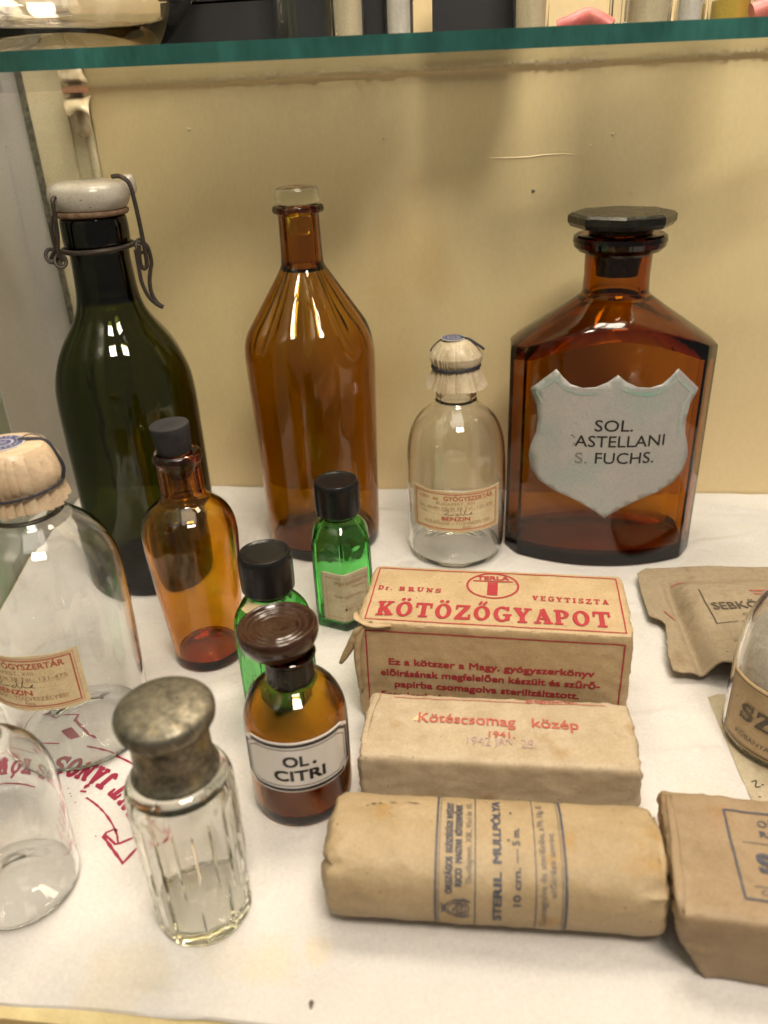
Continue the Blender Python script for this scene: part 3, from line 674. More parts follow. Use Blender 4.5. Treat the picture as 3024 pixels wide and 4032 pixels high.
# ------------------------------------------------------------------ petrol bottles with paper caps
RED_LINES = [('1301. sz.', .17, 1.16, 'L', .028), ]
def benzin(name, label, x, y, rz, cap_mat, kind, laz):
    T = thing(name, label, 'bottle', (x, y, 0), rz, None)
    big = kind == 'jar'
    prof = [(2.35, 0), (2.55, .12), (2.66, .6), (2.69, 2), (2.69, 4.5), (2.64, 6.1), (2.5, 7.1), (2.1, 7.95), (1.45, 8.5), (1.12, 8.8), (1.04, 9.2), (1.03, 10.6), (1.12, 10.7), (1.12, 11.2), (1.0, 11.3)]
    if big: prof = [(2.35, 0), (2.6, .12), (2.72, .7), (2.78, 3), (2.86, 5.5), (2.88, 7.3), (2.74, 8.3), (2.35, 9.2), (1.7, 9.8), (1.35, 10.1), (1.24, 10.5), (1.24, 11.8), (1.3, 11.9), (1.3, 12.1), (1.2, 12.2)]
    bottle_body('glass_body', 'clear', T, prof,
                t=.13, tb=.26, neck=(.95 if big else .78, 10.2 if big else 8.9), seg=96, punt=.45, g=lambda th, h: 1+.004*math.sin(3*th+h))
    ph = 1.7 if big else .4
    rs = random.Random(5 if big else 9); kn = []; a_ = 0
    while a_ < 2*pi-.12:
        kn.append((a_, (1 if len(kn) % 2 else -1)*rs.uniform(.35, 1.0))); a_ += rs.uniform(.08, .34)
    kn.append((2*pi, kn[0][1]))
    def pl(th, h):
        k = .8
        for (a0, k0_), (a1, k1_) in zip(kn[:-1], kn[1:]):
            if a0 <= th <= a1: k = .8+((th-a0)/(a1-a0)*2-1)*(.45+.55*abs(k0_)); break
        lo = max(0, min(1, (10.75-h)/.5)); hi = max(0, min(1, (11.95-h)/.6))
        return 1 + (.085 if not big else .07)*(k-.8)*lo + (.055 if not big else .055)*(k-.8)*hi*(1-lo)
    if big: prof = [(0, 12.12), (1.0, 12.12), (1.25, 12.0), (1.46, 11.55), (1.56, 11.05), (1.50, 10.75), (1.42, 10.58), (1.46, 10.35), (1.5, 10.2), (1.56, 9.95)]
    else: prof = [(0, 12.12), (.55, 12.12), (.95, 11.9), (1.32, 11.35), (1.28, 11.0), (1.12, 10.72), (1.2, 10.5), (1.36, 10.1), (1.55, 9.65)]
    prof = chaikin(prof, 1); prof = prof + [(r-.035, h-.02) for r, h in prof[::-1][:-1]] + [(0, prof[0][1]-.04)]
    def edge(th, h):
        return pl(th, h)
    vs, fs = lathe(prof, 260, edge)
    vs = [(p[0], p[1], p[2] + (.10*noise.noise(Vector((p[0]*1.5, p[1]*1.5, 7+x))) if p[2] < 10.1 else .03*noise.noise(Vector((p[0]*2, p[1]*2, p[2]*2+x))))) for p in vs]
    cap = fixn(mesh('paper_cap', vs, fs, cap_mat, T, smooth=18))
    zr, rr = (10.58, 1.47) if big else (10.72, 1.17)
    tube('cap_string', [(rr*1.035*math.sin(a), -rr*1.035*math.cos(a), zr+.04*math.sin(2*a)) for a in [2*pi*i/60 for i in range(60)]], .05 if big else .075, 'string', T, 8, True)
    sx = -.12
    tube('cap_string', [(.35, -.1, 12.2), (.75, -.15, 12.16), (1.2, -.25, 12.04), (1.45, -.4, 11.5), (1.55, -.45, 11.0), (1.42, -.5, 10.62)] if big else [(.25, -.12, 12.17), (.65, -.2, 12.1), (1.0, -.3, 11.9), (1.42, -.38, 11.62)],
         .07, 'string', T, 8)
    if not big: tube('cap_string', [(-.5, .1, 12.14), (-.85, 0, 12.0), (-1.15, -.1, 11.75), (-1.3, -.12, 11.5)], .035, 'string', T, 6)
    if big: tube('cap_string', [(.45, 0, 12.2), (.75, .25, 12.2), (1.1, .1, 12.1), (1.15, -.2, 11.98)], .022, 'string', T, 6)
    sr = .74 if big else .60
    seal = solid('paper_seal', 'seal', T, [(0, 12.13), (sr, 12.12), (sr, 12.165), (0, 12.175)], 48, n=0, cx=-.15, cy=-.05)
    def top(u, v, z=0): return (u-.15, v-.05, 12.178+z)
    ann = [line2d([((sr*.71)*math.cos(a), (sr*.71)*math.sin(a)) for a in [2*pi*i/40 for i in range(40)]], sr*.42, True), fill2d([(sr*.40*math.cos(2*pi*i/24), sr*.40*math.sin(2*pi*i/24)) for i in range(24)], 5)]
    decal('seal_print', 'navy', seal, ann, top)
    def ringtext(s, a0, a1, R):
        out = []
        for i, ch in enumerate(s):
            if ch == ' ': continue
            a = a0+(a1-a0)*i/(len(s)-1); v, f = text2d(ch, sr*.21, w=sr*.11, bold=.02)
            out.append(move((v, f), R*math.cos(a), R*math.sin(a), a-pi/2))
        return out
    em = [line2d([(-.12, -.05), (-.04, .07), (.02, -.02), (.12, .1)], .03), line2d([(-.12, -.09), (.12, -.09)], .025)]
    decal('seal_print', 'seal', seal, ringtext('GYÓGYSZERTÁR BUDAPEST', pi*1.35, -pi*.55, sr*.64) + [move(e, k=sr/.62) for e in em], lambda u, v, z=0: (u-.15, v-.05, 12.186+z))
    # the label
    if big:
        for c_ in [o_ for o_ in T.children if 'glass' not in o_.name]: c_.location.z = .72*CM
    R, W2, h0, H = (2.84, 2.62, 3.45, 2.45) if big else (2.70, 2.62, 2.4, 2.4)
    nn = 40
    lv = []; lf = []
    for i in range(nn+1):
        a = laz + (-W2+2*W2*i/nn)/R
        for (q, zz) in ((R+.008, h0), (R+.008, h0+H), (R+.028, h0+H), (R+.028, h0)): lv.append((q*math.sin(a), -q*math.cos(a), zz+.02*math.sin(i*.5)))
    for i in range(nn):
        k = 4*i; lf += [[k+1, k+5, k+6, k+2], [k+2, k+6, k+7, k+3], [k+3, k+7, k+4, k], [k, k+4, k+5, k+1]]
    lf += [[0, 1, 2, 3], [4*nn+3, 4*nn+2, 4*nn+1, 4*nn]]
    lab = mesh('paper_label', lv, lf, 'label', T, smooth=50)
    fn = cylmap(R+.028, h0+H/2, laz, .006)
    decal('printed_border', 'redorange', lab, [rect2d(-2.36, -1.0, 2.36, 1.02, .055), rect2d(-2.46, -1.09, 2.46, 1.11, .018)], fn)
    decal('lettering', 'redorange', lab, [text2d('1301. sz.', .20, 1.15, .03), move(text2d('GYÓGYSZERTÁR', .27, 2.75, .02), .6, 0)][1:] and
          [move(text2d('1301. sz.', .19, 1.15, .015), -1.5, .66), move(text2d('GYÓGYSZERTÁR', .25, 2.75, .03), .72, .66), move(text2d('BENZIN', .22, 1.5, .04), 0, -.50)], fn)
    decal('lettering', 'faded', lab, [move(text2d('BUDAPEST, XIII.', .17, 2.1), 0, .40), move(text2d('Szt. István körút 28 Tel.: 121-475', .16, 4.2, .01), 0, .14),
          line2d([(-2.1, .08), (2.1, .08)], .014), move(text2d('Neve:', .14, .5), -1.8, -.13), move(text2d('KÜLSŐLEG! – TŰZVESZÉLYES!', .17, 3.7, .01), .1, -.74), move(text2d('Exp.', .14, .45), .6, -.94)] +
          [line2d([(-1.4+.1*i, -.16), (-1.36+.1*i, -.16)], .02) for i in range(34)], fn)
    decal('handwriting', 'brownink', lab, [scribble([(-.65, .02), (-.45, .12), (-.4, 0), (-.6, -.15), (-.3, -.17), (-.1, -.12)], .03), scribble([(.15, -.05), (.0, -.15), (.12, -.18), (.25, -.02), (.24, .2), (.28, -.1), (.4, -.15), (.55, .2), (.45, -.05), (.6, -.15), (.8, -.1), (.85, -.02), (.75, -.12), (.9, -.16)], .03)], fn)
    return T
T2 = benzin('petrol_bottle', 'small clear bottle with paper cap, petrol label and blue seal beside the shield bottle', 4.04, 39.35, facing(4.04, 39.35), 'crepe2', 'small', 0)
T3 = benzin('petrol_bottle', 'nearer clear bottle with tan paper cap and petrol label, cut by the left edge', -12.85, 25.5, facing(-12.5, 25.4), 'crepe', 'jar', rad(-44))

# ------------------------------------------------------------------ light amber bottle with rubber stopper
T4 = thing('amber_bottle', 'slender amber bottle with dark rubber stopper in front of the green swing-top bottle', 'bottle', (-8.5, 30.4, 0), facing(-8.5, 30.4))
bottle_body('glass_body', 'amber_light', T4, [(1.45, 0), (1.6, .12), (1.62, .6), (1.66, 1.2), (1.86, 3.4), (1.98, 4.6), (2.08, 6.2), (2.04, 6.9), (1.82, 7.5), (1.3, 7.95), (1.0, 8.15), (.93, 8.5), (.90, 9.75), (.98, 9.85), (1.04, 10.0), (1.02, 10.2), (.9, 10.3)],
            t=.2, tb=.45, neck=(.64, 8.4), seg=120, punt=.25, g=lambda th, h: 1-.03*max(0, min(1, (h-8.2)/.4))*max(0, min(1, (9.9-h)/.2))*(1-abs(math.cos(4*th)))+.008*math.sin(2*th+1)*min(1, h))
st = solid('rubber_stopper', 'rubber', T4, [(0, 9.2), (.60, 9.2), (.64, 10.2), (.70, 10.35), (.82, 11.42), (.80, 11.5), (.72, 11.53), (0, 11.53)], 48, n=1, ang=30)
st.rotation_euler = (0, rad(-3.5), 0); st.location = (.006, 0, 0.0002)

# ------------------------------------------------------------------ the big flask with the shield
T5 = thing('apothecary_bottle', 'wide faceted brown bottle with black octagonal stopper and grey shield label', 'bottle', (11.95, 39.5, 0), rad(-8))
def polar_section(sc=1.0, inset=0):
    # half-outline corners of the body seen from above (x to the right, y towards the viewer)
    pts = []
    for i in range(-10, 11):
        x = 4.4*i/10; pts.append((x, 3.1-1.15*(abs(i)/10)**2.1))
    pts = pts + [(5.05, .85), (5.05, -.85)] + [(-x, -y) for x, y in pts] + [(-5.05, -.85), (-5.05, .85)]
    return [(x*(1-inset/5.2), y*(1-inset/3.0)) for x, y in pts]
SEC = polar_section(); SECI = polar_section(inset=.34)
def rho(sec, th):
    d = (math.sin(th), math.cos(th)); best = None
    for a, b in zip(sec, sec[1:]+sec[:1]):
        ex, ey = b[0]-a[0], b[1]-a[1]; det = d[0]*(-ey)+ex*d[1]
        if abs(det) < 1e-9: continue
        t = (a[0]*(-ey)+ex*a[1])/det; s = (d[0]*a[1]-d[1]*a[0])/det
        if t > 0 and -1e-6 <= s <= 1+1e-6: best = t if best is None else max(best, t)
    return best
def hb(r): return 13.95-(r-1.62)*.67          # height where the sloping shoulder meets the body
def castprof(th):
    r = rho(SEC, th); ri = rho(SECI, th); H = hb(r)
    o = [(0, .35), (r*.55, .3), (r*.9, .03), (r*.965, 0), (r, .12), (r, .5), (r, 3), (r, 6), (r, 9), (r, H-.45), (r*.998, H-.08), (r*.99, H-.01), (r*.96, H+(r*.04)*.62)]
    rn = 1.60
    for k in (.25, .5, .75): o.append((r*.96+(rn+.12-r*.96)*k, H+r*.025+(13.88-H-r*.025)*k))
    o += [(rn+.08, 13.95), (rn, 14.15), (rn-.03, 14.9), (rn, 15.88), (rn+.05, 15.98), (1.95, 16.04), (2.16, 16.25), (2.22, 16.5), (2.19, 16.72), (2.05, 16.8), (1.35, 16.8)]
    o += [(1.22, 16.7), (1.22, 14.1)]
    Hi = H-.32
    for k in (.9, .5, .15): o.append((1.3+(ri*.93-1.3)*(1-k), 13.75+(Hi-13.75)*(1-k)))
    o += [(ri, Hi-.4), (ri, 8), (ri, 4), (ri, .9), (ri*.93, .6), (ri*.5, .62), (0, .7)]
    return o
# spread columns so that the corners of the section get their own column
angs = sorted({round(math.atan2(p[0], p[1]) % (2*pi), 5) for p in SEC} | {round(2*pi*i/110, 5) for i in range(110)})
angs = [a for i, a in enumerate(angs) if i == 0 or a-angs[i-1] > .012]
def lathe_a(fn, angs):
    vs, fs, idx = [], [], []; cols = [fn(a) for a in angs]; n = len(angs)
    for i in range(len(cols[0])):
        if cols[0][i][0] < 1e-9: vs.append((0, 0, cols[0][i][1])); idx.append([len(vs)-1]*n); continue
        row = []
        for a, c in zip(angs, cols): vs.append((c[i][0]*math.sin(a), -c[i][0]*math.cos(a), c[i][1])); row.append(len(vs)-1)
        idx.append(row)
    for a, b in zip(idx[:-1], idx[1:]):
        for j in range(n):
            k = (j+1) % n; f = [a[j], a[k], b[k], b[j]]; f = [q for m, q in enumerate(f) if q not in f[:m]]
            if len(f) > 2: fs.append(f)
    return vs, fs
body5 = fixn(mesh('glass_body', *lathe_a(castprof, angs), 'amber', T5, smooth=14))
def octa(th, h):
    ph = (th+.0654) % (pi/4); return math.cos(pi/8)/math.cos(ph-pi/8)
stp = solid('octagonal_stopper', 'blackglass', T5, [(0, 17.82), (2.36, 17.78), (2.52, 17.66), (2.52, 17.36), (2.36, 17.16), (1.6, 17.05), (1.5, 17.0)], 96, g=octa, n=0, ang=20)
solid('stopper_plug', 'blackglass', stp, [(0, 14.9), (1.02, 14.9), (1.19, 16.75), (1.5, 16.85), (1.55, 17.12), (0, 17.15)], 48, n=0)
b5 = bvh_of(body5)
SH = [(0.0, 10.75), (.42, 10.4), (1.0, 10.12), (1.6, 10.06), (2.15, 10.2), (2.55, 10.55), (2.87, 10.92), (4.05, 9.78), (3.72, 9.0), (3.62, 8.2), (3.68, 7.5), (3.9, 6.8), (4.0, 6.2), (3.85, 5.5), (3.4, 4.85), (2.6, 4.4), (1.6, 4.02), (.8, 3.6), (.3, 3.25), (.0, 3.02)]
SH = SH + [(-x, y) for x, y in SH[::-1][1:-1]]
f5 = raymap(b5, (0, 0, 0), (1, 0, 0), (0, 0, 1), (0, -1, 0), .02)
sv, sf = fill2d(SH, .35)
front = [f5(p[0], p[1], .02) for p in sv]; k = len(front)
shm = mesh('shield_label', front, sf, 'shield', T5, smooth=60)
md = shm.modifiers.new('thick', 'SOLIDIFY'); md.thickness = .035*CM; md.offset = 0
f5b = raymap(b5, (0, 0, 0), (1, 0, 0), (0, 0, 1), (0, -1, 0), .075)
decal('lettering', 'ink', shm, [move(text2d('SOL.', .60, 1.85, .006), .05, 7.86), move(text2d('ASTELLANI', .60, 4.4, .006), .42, 7.02), move(text2d('FUCHS.', .60, 2.9, .006), .72, 6.12)], f5b)
decal('lettering', 'fadedink', shm, [line2d([(-1.98+.22*math.cos(a), 7.32+.27*math.sin(a)) for a in [rad(x) for x in (95, 70, 50, 30)]], .07), line2d([(-1.98+.22*math.cos(a), 7.32+.27*math.sin(a)) for a in [rad(x) for x in (-60, -40, -25)]], .06),
      move(text2d('S.', .58, .60, .002), -1.42, 6.10, rad(1))], f5b)
def inner(i0, i1, d):
    out = []
    for i in range(i0, i1):
        p, a, b = Vector(SH[i]), Vector(SH[i-1]), Vector(SH[(i+1) % len(SH)]); t = (b-a).normalized(); out.append((p.x+t.y*d, p.y-t.x*d))
    return out
gl = inner(1, 14, .33)
decal('painted_line', 'shieldgreen', shm, [line2d(gl[:6], .20, jit=.25), line2d(gl[5:10], .13, jit=.5), line2d(inner(30, 37, .33), .12, jit=.5)], f5b)

# ------------------------------------------------------------------ green hexagonal bottles with black screw caps
def hexg(off):
    def g(th, h):
        ph = (th+off) % (pi/3); p = math.cos(pi/6)/math.cos(ph-pi/6); w = max(0, min(1, (5.7-h)/1.1))
        return 1*(1-w)+min(p, .972)*w
    return g
def green_bottle(label, x, y, rz, off):
    T = thing('green_bottle', label, 'bottle', (x, y, 0), rz, 'green hexagonal bottles with black screw caps')
    o = bottle_body('glass_body', 'green', T, [(1.4, 0), (1.58, .12), (1.62, .5), (1.62, 4.2), (1.55, 4.7), (1.3, 5.15), (.98, 5.45), (.86, 5.65), (.84, 6.0), (.80, 6.9), (.74, 7.0)],
                    t=.2, tb=.35, neck=(.58, 5.6), seg=120, g=hexg(off), punt=.2, ang=20)
    solid('screw_cap', 'black', T, [(.86, 5.86), (1.0, 5.84), (1.07, 5.92), (1.07, 7.15), (1.04, 7.4), (.96, 7.5), (.86, 7.46), (.80, 7.42), (0, 7.40)], 72, n=1, ang=30)
    return T, o
T6, g6 = green_bottle('farther green bottle with black screw cap and buff label, behind the red printed box', -2.15, 33.0, facing(-2.15, 33), 0)
def hexmap(R, h0, az, off):
    g = hexg(0)
    def fn(u, v, z=0):
        a = az+u/R; q = R*g(a, 2)+off+z; return (q*math.sin(a), -q*math.cos(a), h0+v)
    return fn
hm = hexmap(1.62, 0, 0, .02)
lv, lf = fill2d([(-1.25, .62), (1.45, .62), (1.45, 3.3), (-1.25, 3.3)], .13)
lab6 = mesh('paper_label', [hm(*p) for p in lv], lf, 'label2', T6, smooth=20)
md = lab6.modifiers.new('thick', 'SOLIDIFY'); md.thickness = .02*CM; md.offset = 0
hm2 = hexmap(1.62, 0, 0, .045)
decal('lettering', 'faded', lab6, [move(text2d('VÁRAY GYÓGYSZERTÁR', .15, 1.9, .02), .45, 2.72), move(text2d('MOHÁCS', .13, .8, .01), .85, 2.45), move(text2d('Gyógyszerész neve', .10, 1.5), .2, 2.05), line2d([(-.5, 2.0), (1.2, 2.0)], .02), line2d([(-.2, 1.55), (1.1, 1.55)], .02),
      move(text2d('A. O.', .16, .5), .75, 1.3), move(text2d('Sz.', .16, .3), .8, 1.05), rect2d(-1.0, .85, 1.3, 3.05, .025)], hm2)
decal('ink_spot', 'ink', lab6, [fill2d([(.05+.05*math.cos(a), 1.35+.075*math.sin(a)) for a in [2*pi*i/10 for i in range(10)]], 3)], hm2)
T7, g7 = green_bottle('nearer green bottle with black screw cap, half hidden by the lemon oil bottle', -4.72, 26.6, facing(-4.72, 26.6)+.1, pi/6)
marks = []
for i in range(9):
    z = .9+.42*i
    marks.append(merge(box_vf(-.78, -.6, -1.47, -1.40, z, z+.06), box_vf(-.78, -.74, -1.47, -1.40, z, z+.22)))
mesh('neck_label_scrap', *([(p[0], p[1], p[2]) for p in lathe([(.93, 5.62), (.99, 5.45), (1.25, 5.28), (1.23, 5.24), (.96, 5.40), (.9, 5.6)], 24)[0][:]], [f for f in lathe([(.93, 5.62), (.99, 5.45), (1.25, 5.28), (1.23, 5.24), (.96, 5.40), (.9, 5.6)], 24)[1] if sum(i % 24 for i in f)/4 > 19]), 'label', T7)

# ------------------------------------------------------------------ lemon oil bottle
T8 = thing('oil_bottle', 'small round brown bottle with white enamel lemon oil label and flat glass stopper', 'bottle', (-3.45, 21.57, 0), facing(-3.45, 21.57))
bottle_body('glass_body', 'oil', T8, [(1.6, 0), (1.76, .12), (1.82, .5), (1.84, 2), (1.84, 3.6), (1.78, 4.2), (1.5, 4.85), (1.05, 5.2), (.84, 5.35), (.79, 5.6), (.79, 6.25), (.93, 6.32), (.95, 6.42), (.9, 6.46)],
            t=.2, tb=.32, neck=(.60, 5.4), seg=96, punt=.3)
stp8 = solid('glass_stopper', 'brownstop', T8, [(0, 4.95), (.46, 4.95), (.58, 6.4), (.80, 6.5), (1.0, 6.56), (1.18, 6.72), (1.30, 6.95), (1.37, 7.15), (1.38, 7.38), (1.32, 7.52), (1.24, 7.55), (1.17, 7.50), (1.10, 7.42), (1.0, 7.40), (.94, 7.45), (.88, 7.40), (.80, 7.37), (.74, 7.42), (.66, 7.37), (.3, 7.36), (0, 7.36)], 96, n=1, ang=60)
stp8.rotation_euler = (rad(-1), rad(-2), 0)
ev, ef = fill2d([(.62*math.cos(2*pi*i/36), .62*math.sin(2*pi*i/36)) for i in range(36)], .06)
emb = mesh('stopper_emblem', [(p[0], p[1], 7.375+.05*abs(noise.noise(Vector((p[0]*5, p[1]*5, 2))))*(1-(p[0]**2+p[1]**2)/.385)) for p in ev], ef, 'brownstop', stp8, smooth=60)
solid('neck_ring', 'blackglass', T8, [(.80, 5.36), (.815, 5.4), (.815, 6.28), (.80, 6.3)], 72, n=0, g=lambda th, h: 1+.02*math.cos(9*th), ang=10)
az8 = rad(-3)
def octpts(w, h, cxx, cyy): return [(-w+cxx, -h), (w-cxx, -h), (w, -h+cyy), (w, h-cyy), (w-cxx, h), (-w+cxx, h), (-w, h-cyy), (-w, -h+cyy)]
cm8 = cylmap(1.845, 2.98, az8, .0)
ov, of = fill2d(octpts(2.15, 1.10, .42, .30), .12)
lab8 = mesh('enamel_label', [cm8(p[0], p[1], .03) for p in ov], of, 'enamel', T8, smooth=60)
md = lab8.modifiers.new('thick', 'SOLIDIFY'); md.thickness = .03*CM; md.offset = 0
c8 = cylmap(1.845, 2.98, az8, .056)
decal('printed_border', 'ink', lab8, [line2d(octpts(2.01, .965, .40, .28), .125, True), line2d(octpts(1.84, .80, .38, .26), .03, True)], c8)
decal('lettering', 'ink', lab8, [move(text2d('OL', .44, .82, .04), -.08, .07), fill2d([(.48, .07), (.60, .07), (.60, .19), (.48, .19)], 1), move(text2d('CITRI', .44, 1.72, .04), 0.02, -.56)], c8)

# ------------------------------------------------------------------ fluted bottle with the metal cap
T9 = thing('fluted_bottle', 'fluted clear glass bottle with tarnished mushroom shaped metal cap', 'bottle', (-6.3, 16.95, 0), facing(-6.3, 16.95))
def flute(th, h):
    w = max(0, min(1, (h-1.9)/.35))*max(0, min(1, (5.2-h)/.5)); q = max(0, min(1, h/.3))*max(0, min(1, (5.4-h)/.5))
    ph = (th+.1) % (pi/5); return 1-.035*w*abs(math.sin(9*th))**.7 + q*(1-w)*(max(-.028, math.cos(pi/10)/math.cos(ph-pi/10)-1))
bottle_body('glass_body', 'clear2', T9, [(1.42, 0), (1.49, .05), (1.52, .3), (1.55, 2), (1.6, 4.8), (1.6, 5.2), (1.52, 5.6), (1.3, 5.84), (1.02, 5.98), (.97, 6.2), (.97, 6.6)],
            t=.22, tb=.4, neck=(.6, 5.5), seg=180, g=flute, punt=.12, ang=28)
solid('metal_cap', 'brass', T9, [(1.0, 5.92), (1.24, 5.92), (1.27, 6.0), (1.2, 6.1), (1.14, 6.2), (1.11, 6.6), (1.10, 7.25), (1.11, 7.48), (1.22, 7.57), (1.34, 7.70), (1.38, 7.86), (1.385, 8.02), (1.36, 8.14), (1.26, 8.24), (.95, 8.36), (.5, 8.43), (0, 8.45)], 96, n=1,
      g=lambda th, h: 1+.006*math.sin(3*th+h*2))

# ------------------------------------------------------------------ clear bottle cut by the left edge
T10 = thing('clear_bottle', 'empty clear glass bottle without label, nearest the camera at the left edge', 'bottle', (-12.6, 18.0, 0), facing(-12.6, 18))
bottle_body('glass_body', 'clear', T10, [(1.6, 0), (1.8, .1), (1.88, .4), (1.95, 2), (2.02, 4), (1.98, 4.6), (1.75, 5.35), (1.3, 5.9), (.92, 6.15), (.82, 6.4), (.8, 7.6), (.98, 7.7), (.98, 8.0), (.85, 8.05)], t=.12, tb=.22, neck=(.62, 6.3), seg=96, punt=.35,
            g=lambda th, h: 1+.01*math.sin(2*th+h*.7))

# ------------------------------------------------------------------ wrapped packages
def package(name, L, D, H, r, mat, parent, amp=.03, seed=0, bl=0, ell=None, cell=.13, endc=1.0, tuck=.06, under=0):
    """a paper-wrapped block: rounded box with crumpled ends; origin = front left bottom corner"""
    nx, ny, nz = [max(4, int(d/cell)) for d in (L, D, H)]
    key = {}; vs, fs = [], []
    c = Vector((L/2, D/2, H/2)); hx = Vector((L/2, D/2, H/2))
    def P_(x, y, z):
        k = (round(x, 4), round(y, 4), round(z, 4))
        if k in key: return key[k]
        q = Vector((x, y, z))-c
        rr = min(r, min(hx))
        inn = Vector([max(-(hx[i]-rr), min(hx[i]-rr, q[i])) for i in range(3)])
        d = q-inn; n = d.normalized() if d.length > 1e-6 else Vector((0, 0, 1))
        ex = min(abs(q.x+L/2), abs(q.x-L/2))
        if ell:
            # rounded cross-section: pull the y-z section towards an ellipse away from nothing but evenly along the length
            yn, zn = q.y/hx.y, q.z/hx.z
            m = max(abs(yn), abs(zn)); l = (abs(yn)**ell+abs(zn)**ell)**(1/ell)
            k2 = (m/l) if l > 1e-6 else 1
            e = 1-min(1, ex/.5); k3 = 1-.035*e*e
            p = Vector((q.x, q.y*k2*k3, q.z*k2*k3)); n = Vector((0, q.y/hx.y**2, q.z/hx.z**2)).normalized() if abs(q.x) < L/2-1e-5 else Vector((math.copysign(1, q.x), 0, 0))
            if abs(q.x) >= L/2-1e-5: p.x += math.copysign(-.34*(1-min(1, m)**2.5), q.x)
        else: p = inn+n*rr
        w = p*1.0
        f = .45*noise.noise(w*.55+Vector((seed, 0, 0))) + .95*((1-abs(noise.noise(w*.75+Vector((0, seed, 0)))))**7-.35)
        g = (1-abs(noise.noise(w*2.2+Vector((seed, seed, 0))))*4)
        en = math.exp(-(ex/.8)**2)
        dis = amp*f + amp*.35*max(0, g) + amp*1.6*endc*en*(1-3*abs(noise.noise(Vector((w.x*1.2, w.y*2.6, w.z*2.6+seed)))))
        if abs(q.x) >= L/2-1e-5:
            yn, zn = q.y/hx.y, q.z/hx.z
            dis -= tuck*math.exp(-((abs(yn)-abs(zn))/.10)**2)
            if q.x < 0: dis += bl*(1-zn*zn)*(1-yn*yn*.6)
            nn = Vector((math.copysign(1, q.x), 0, 0))
            p = p+nn*dis
        else: p = p+n*dis
        z_ = max(.0, (p+c).z)
        if under: p.x += under*max(0, 1-z_/(H*.75))**1.3*max(0, 1-(q.x+L/2)/1.5)
        p.x += math.copysign(.10*en*noise.noise(Vector((q.x, q.y*1.3, q.z*1.3+seed))), q.x)
        vs.append((p.x+c.x, p.y+c.y, z_)); key[k] = len(vs)-1
        return key[k]
    def grid(fn, na, nb, flip):
        for i in range(na):
            for j in range(nb):
                q = [fn(i/na, j/nb), fn((i+1)/na, j/nb), fn((i+1)/na, (j+1)/nb), fn(i/na, (j+1)/nb)]
                q = [P_(*a) for a in q]
                fs.append(q[::-1] if flip else q)
    grid(lambda a, b: (L*a, D*b, 0), nx, ny, True); grid(lambda a, b: (L*a, D*b, H), nx, ny, False)
    grid(lambda a, b: (L*a, 0, H*b), nx, nz, False); grid(lambda a, b: (L*a, D, H*b), nx, nz, True)
    grid(lambda a, b: (0, D*a, H*b), ny, nz, True); grid(lambda a, b: (L, D*a, H*b), ny, nz, False)
    return fixn(mesh(name, vs, fs, mat, parent, smooth=32))
def strip_fold(name, mat, parent, path, ws, th=.025):
    """a small folded strip of paper following a path, ws = width vectors"""
    pp = crs(path, 4); ww = crs(ws, 4); vs = []
    for i, (p, w) in enumerate(zip(pp, ww)):
        j = Vector((random.uniform(-1, 1), random.uniform(-1, 1), random.uniform(-1, 1)))*.025
        for s in (-1, -.3, .35, 1): vs.append(tuple(p+w*s+j*(1 if abs(s) < .5 else 0)+Vector((0, -.05*(1-s*s), 0))))
    n = len(pp); fs = [[4*i+k, 4*i+k+1, 4*i+k+5, 4*i+k+4] for i in range(n-1) for k in range(3)]
    o = mesh(name, vs, fs, mat, parent, smooth=50); md = o.modifiers.new('thick', 'SOLIDIFY'); md.thickness = th*CM; return o

# cotton wool carton
B1 = thing('cotton_wool_box', 'buff paper wrapped box with red slab lettering and crumpled left end', 'box', (-1.2, 25.3, 0), rad(-10))
L1, D1, H1 = 10.35, 4.3, 4.9
p1 = package('paper_wrapper', L1, D1, H1, .16, 'card', B1, .022, 3, bl=.38, endc=.8)
v1 = bvh_of(p1)
top1 = raymap(v1, (0, 0, H1-3), (1, 0, 0), (0, 1, 0), (0, 0, 1), .022)
fr1 = raymap(v1, (0, 3, 0), (1, 0, 0), (0, 0, 1), (0, -1, 0), .022)
TT = Glyphs(); TT.R(-.24, -.82, .24, .28); TT.R(-.93, .33, .93, .42)
decal('printed_border', 'red', p1, [rect2d(.24, .20, 10.08, 4.0, .055)], top1)
decal('lettering', 'red', p1, [move(slab2d('KÖTÖZŐGYAPOT', .98, 9.05, .10), 5.12, .50), move(slab2d('Dr.', .30, .62, .2), .72, 2.32), move(slab2d('BRUNS', .30, 1.75, .28), 2.15, 2.30), move(slab2d('VEGYTISZTA', .32, 2.95, .28), 8.15, 2.05, rad(-1))], top1)
decal('emblem', 'red', p1, [move(line2d([(1.04*math.cos(2*pi*i/44), .92*math.sin(2*pi*i/44)) for i in range(44)], .09, True), 5.08, 3.02), move((TT.v, TT.f), 5.08, 3.02, k=.88), move(text2d('TERLA', .26, 1.3, .05), 5.08, 3.46)], top1)
decal('printed_border', 'red', p1, [rect2d(.28, .25, 10.05, 4.52, .055)], fr1)
decal('lettering', 'red', p1, [move(text2d('Ez a kötszer a Magy. gyógyszerkönyv', .30, 7.9, .035), 5.1, 2.95), move(text2d('előirásának megfelelően készült és szűrő-', .30, 8.5, .035), 5.05, 2.40), move(text2d('papirba csomagolva sterilizáltatott.', .30, 7.2, .035), 4.95, 1.85), move(text2d('Forgalomba hozza: a Szt. István gyógyszertár.', .29, 8.4, .03), 5.0, 1.30)], fr1)
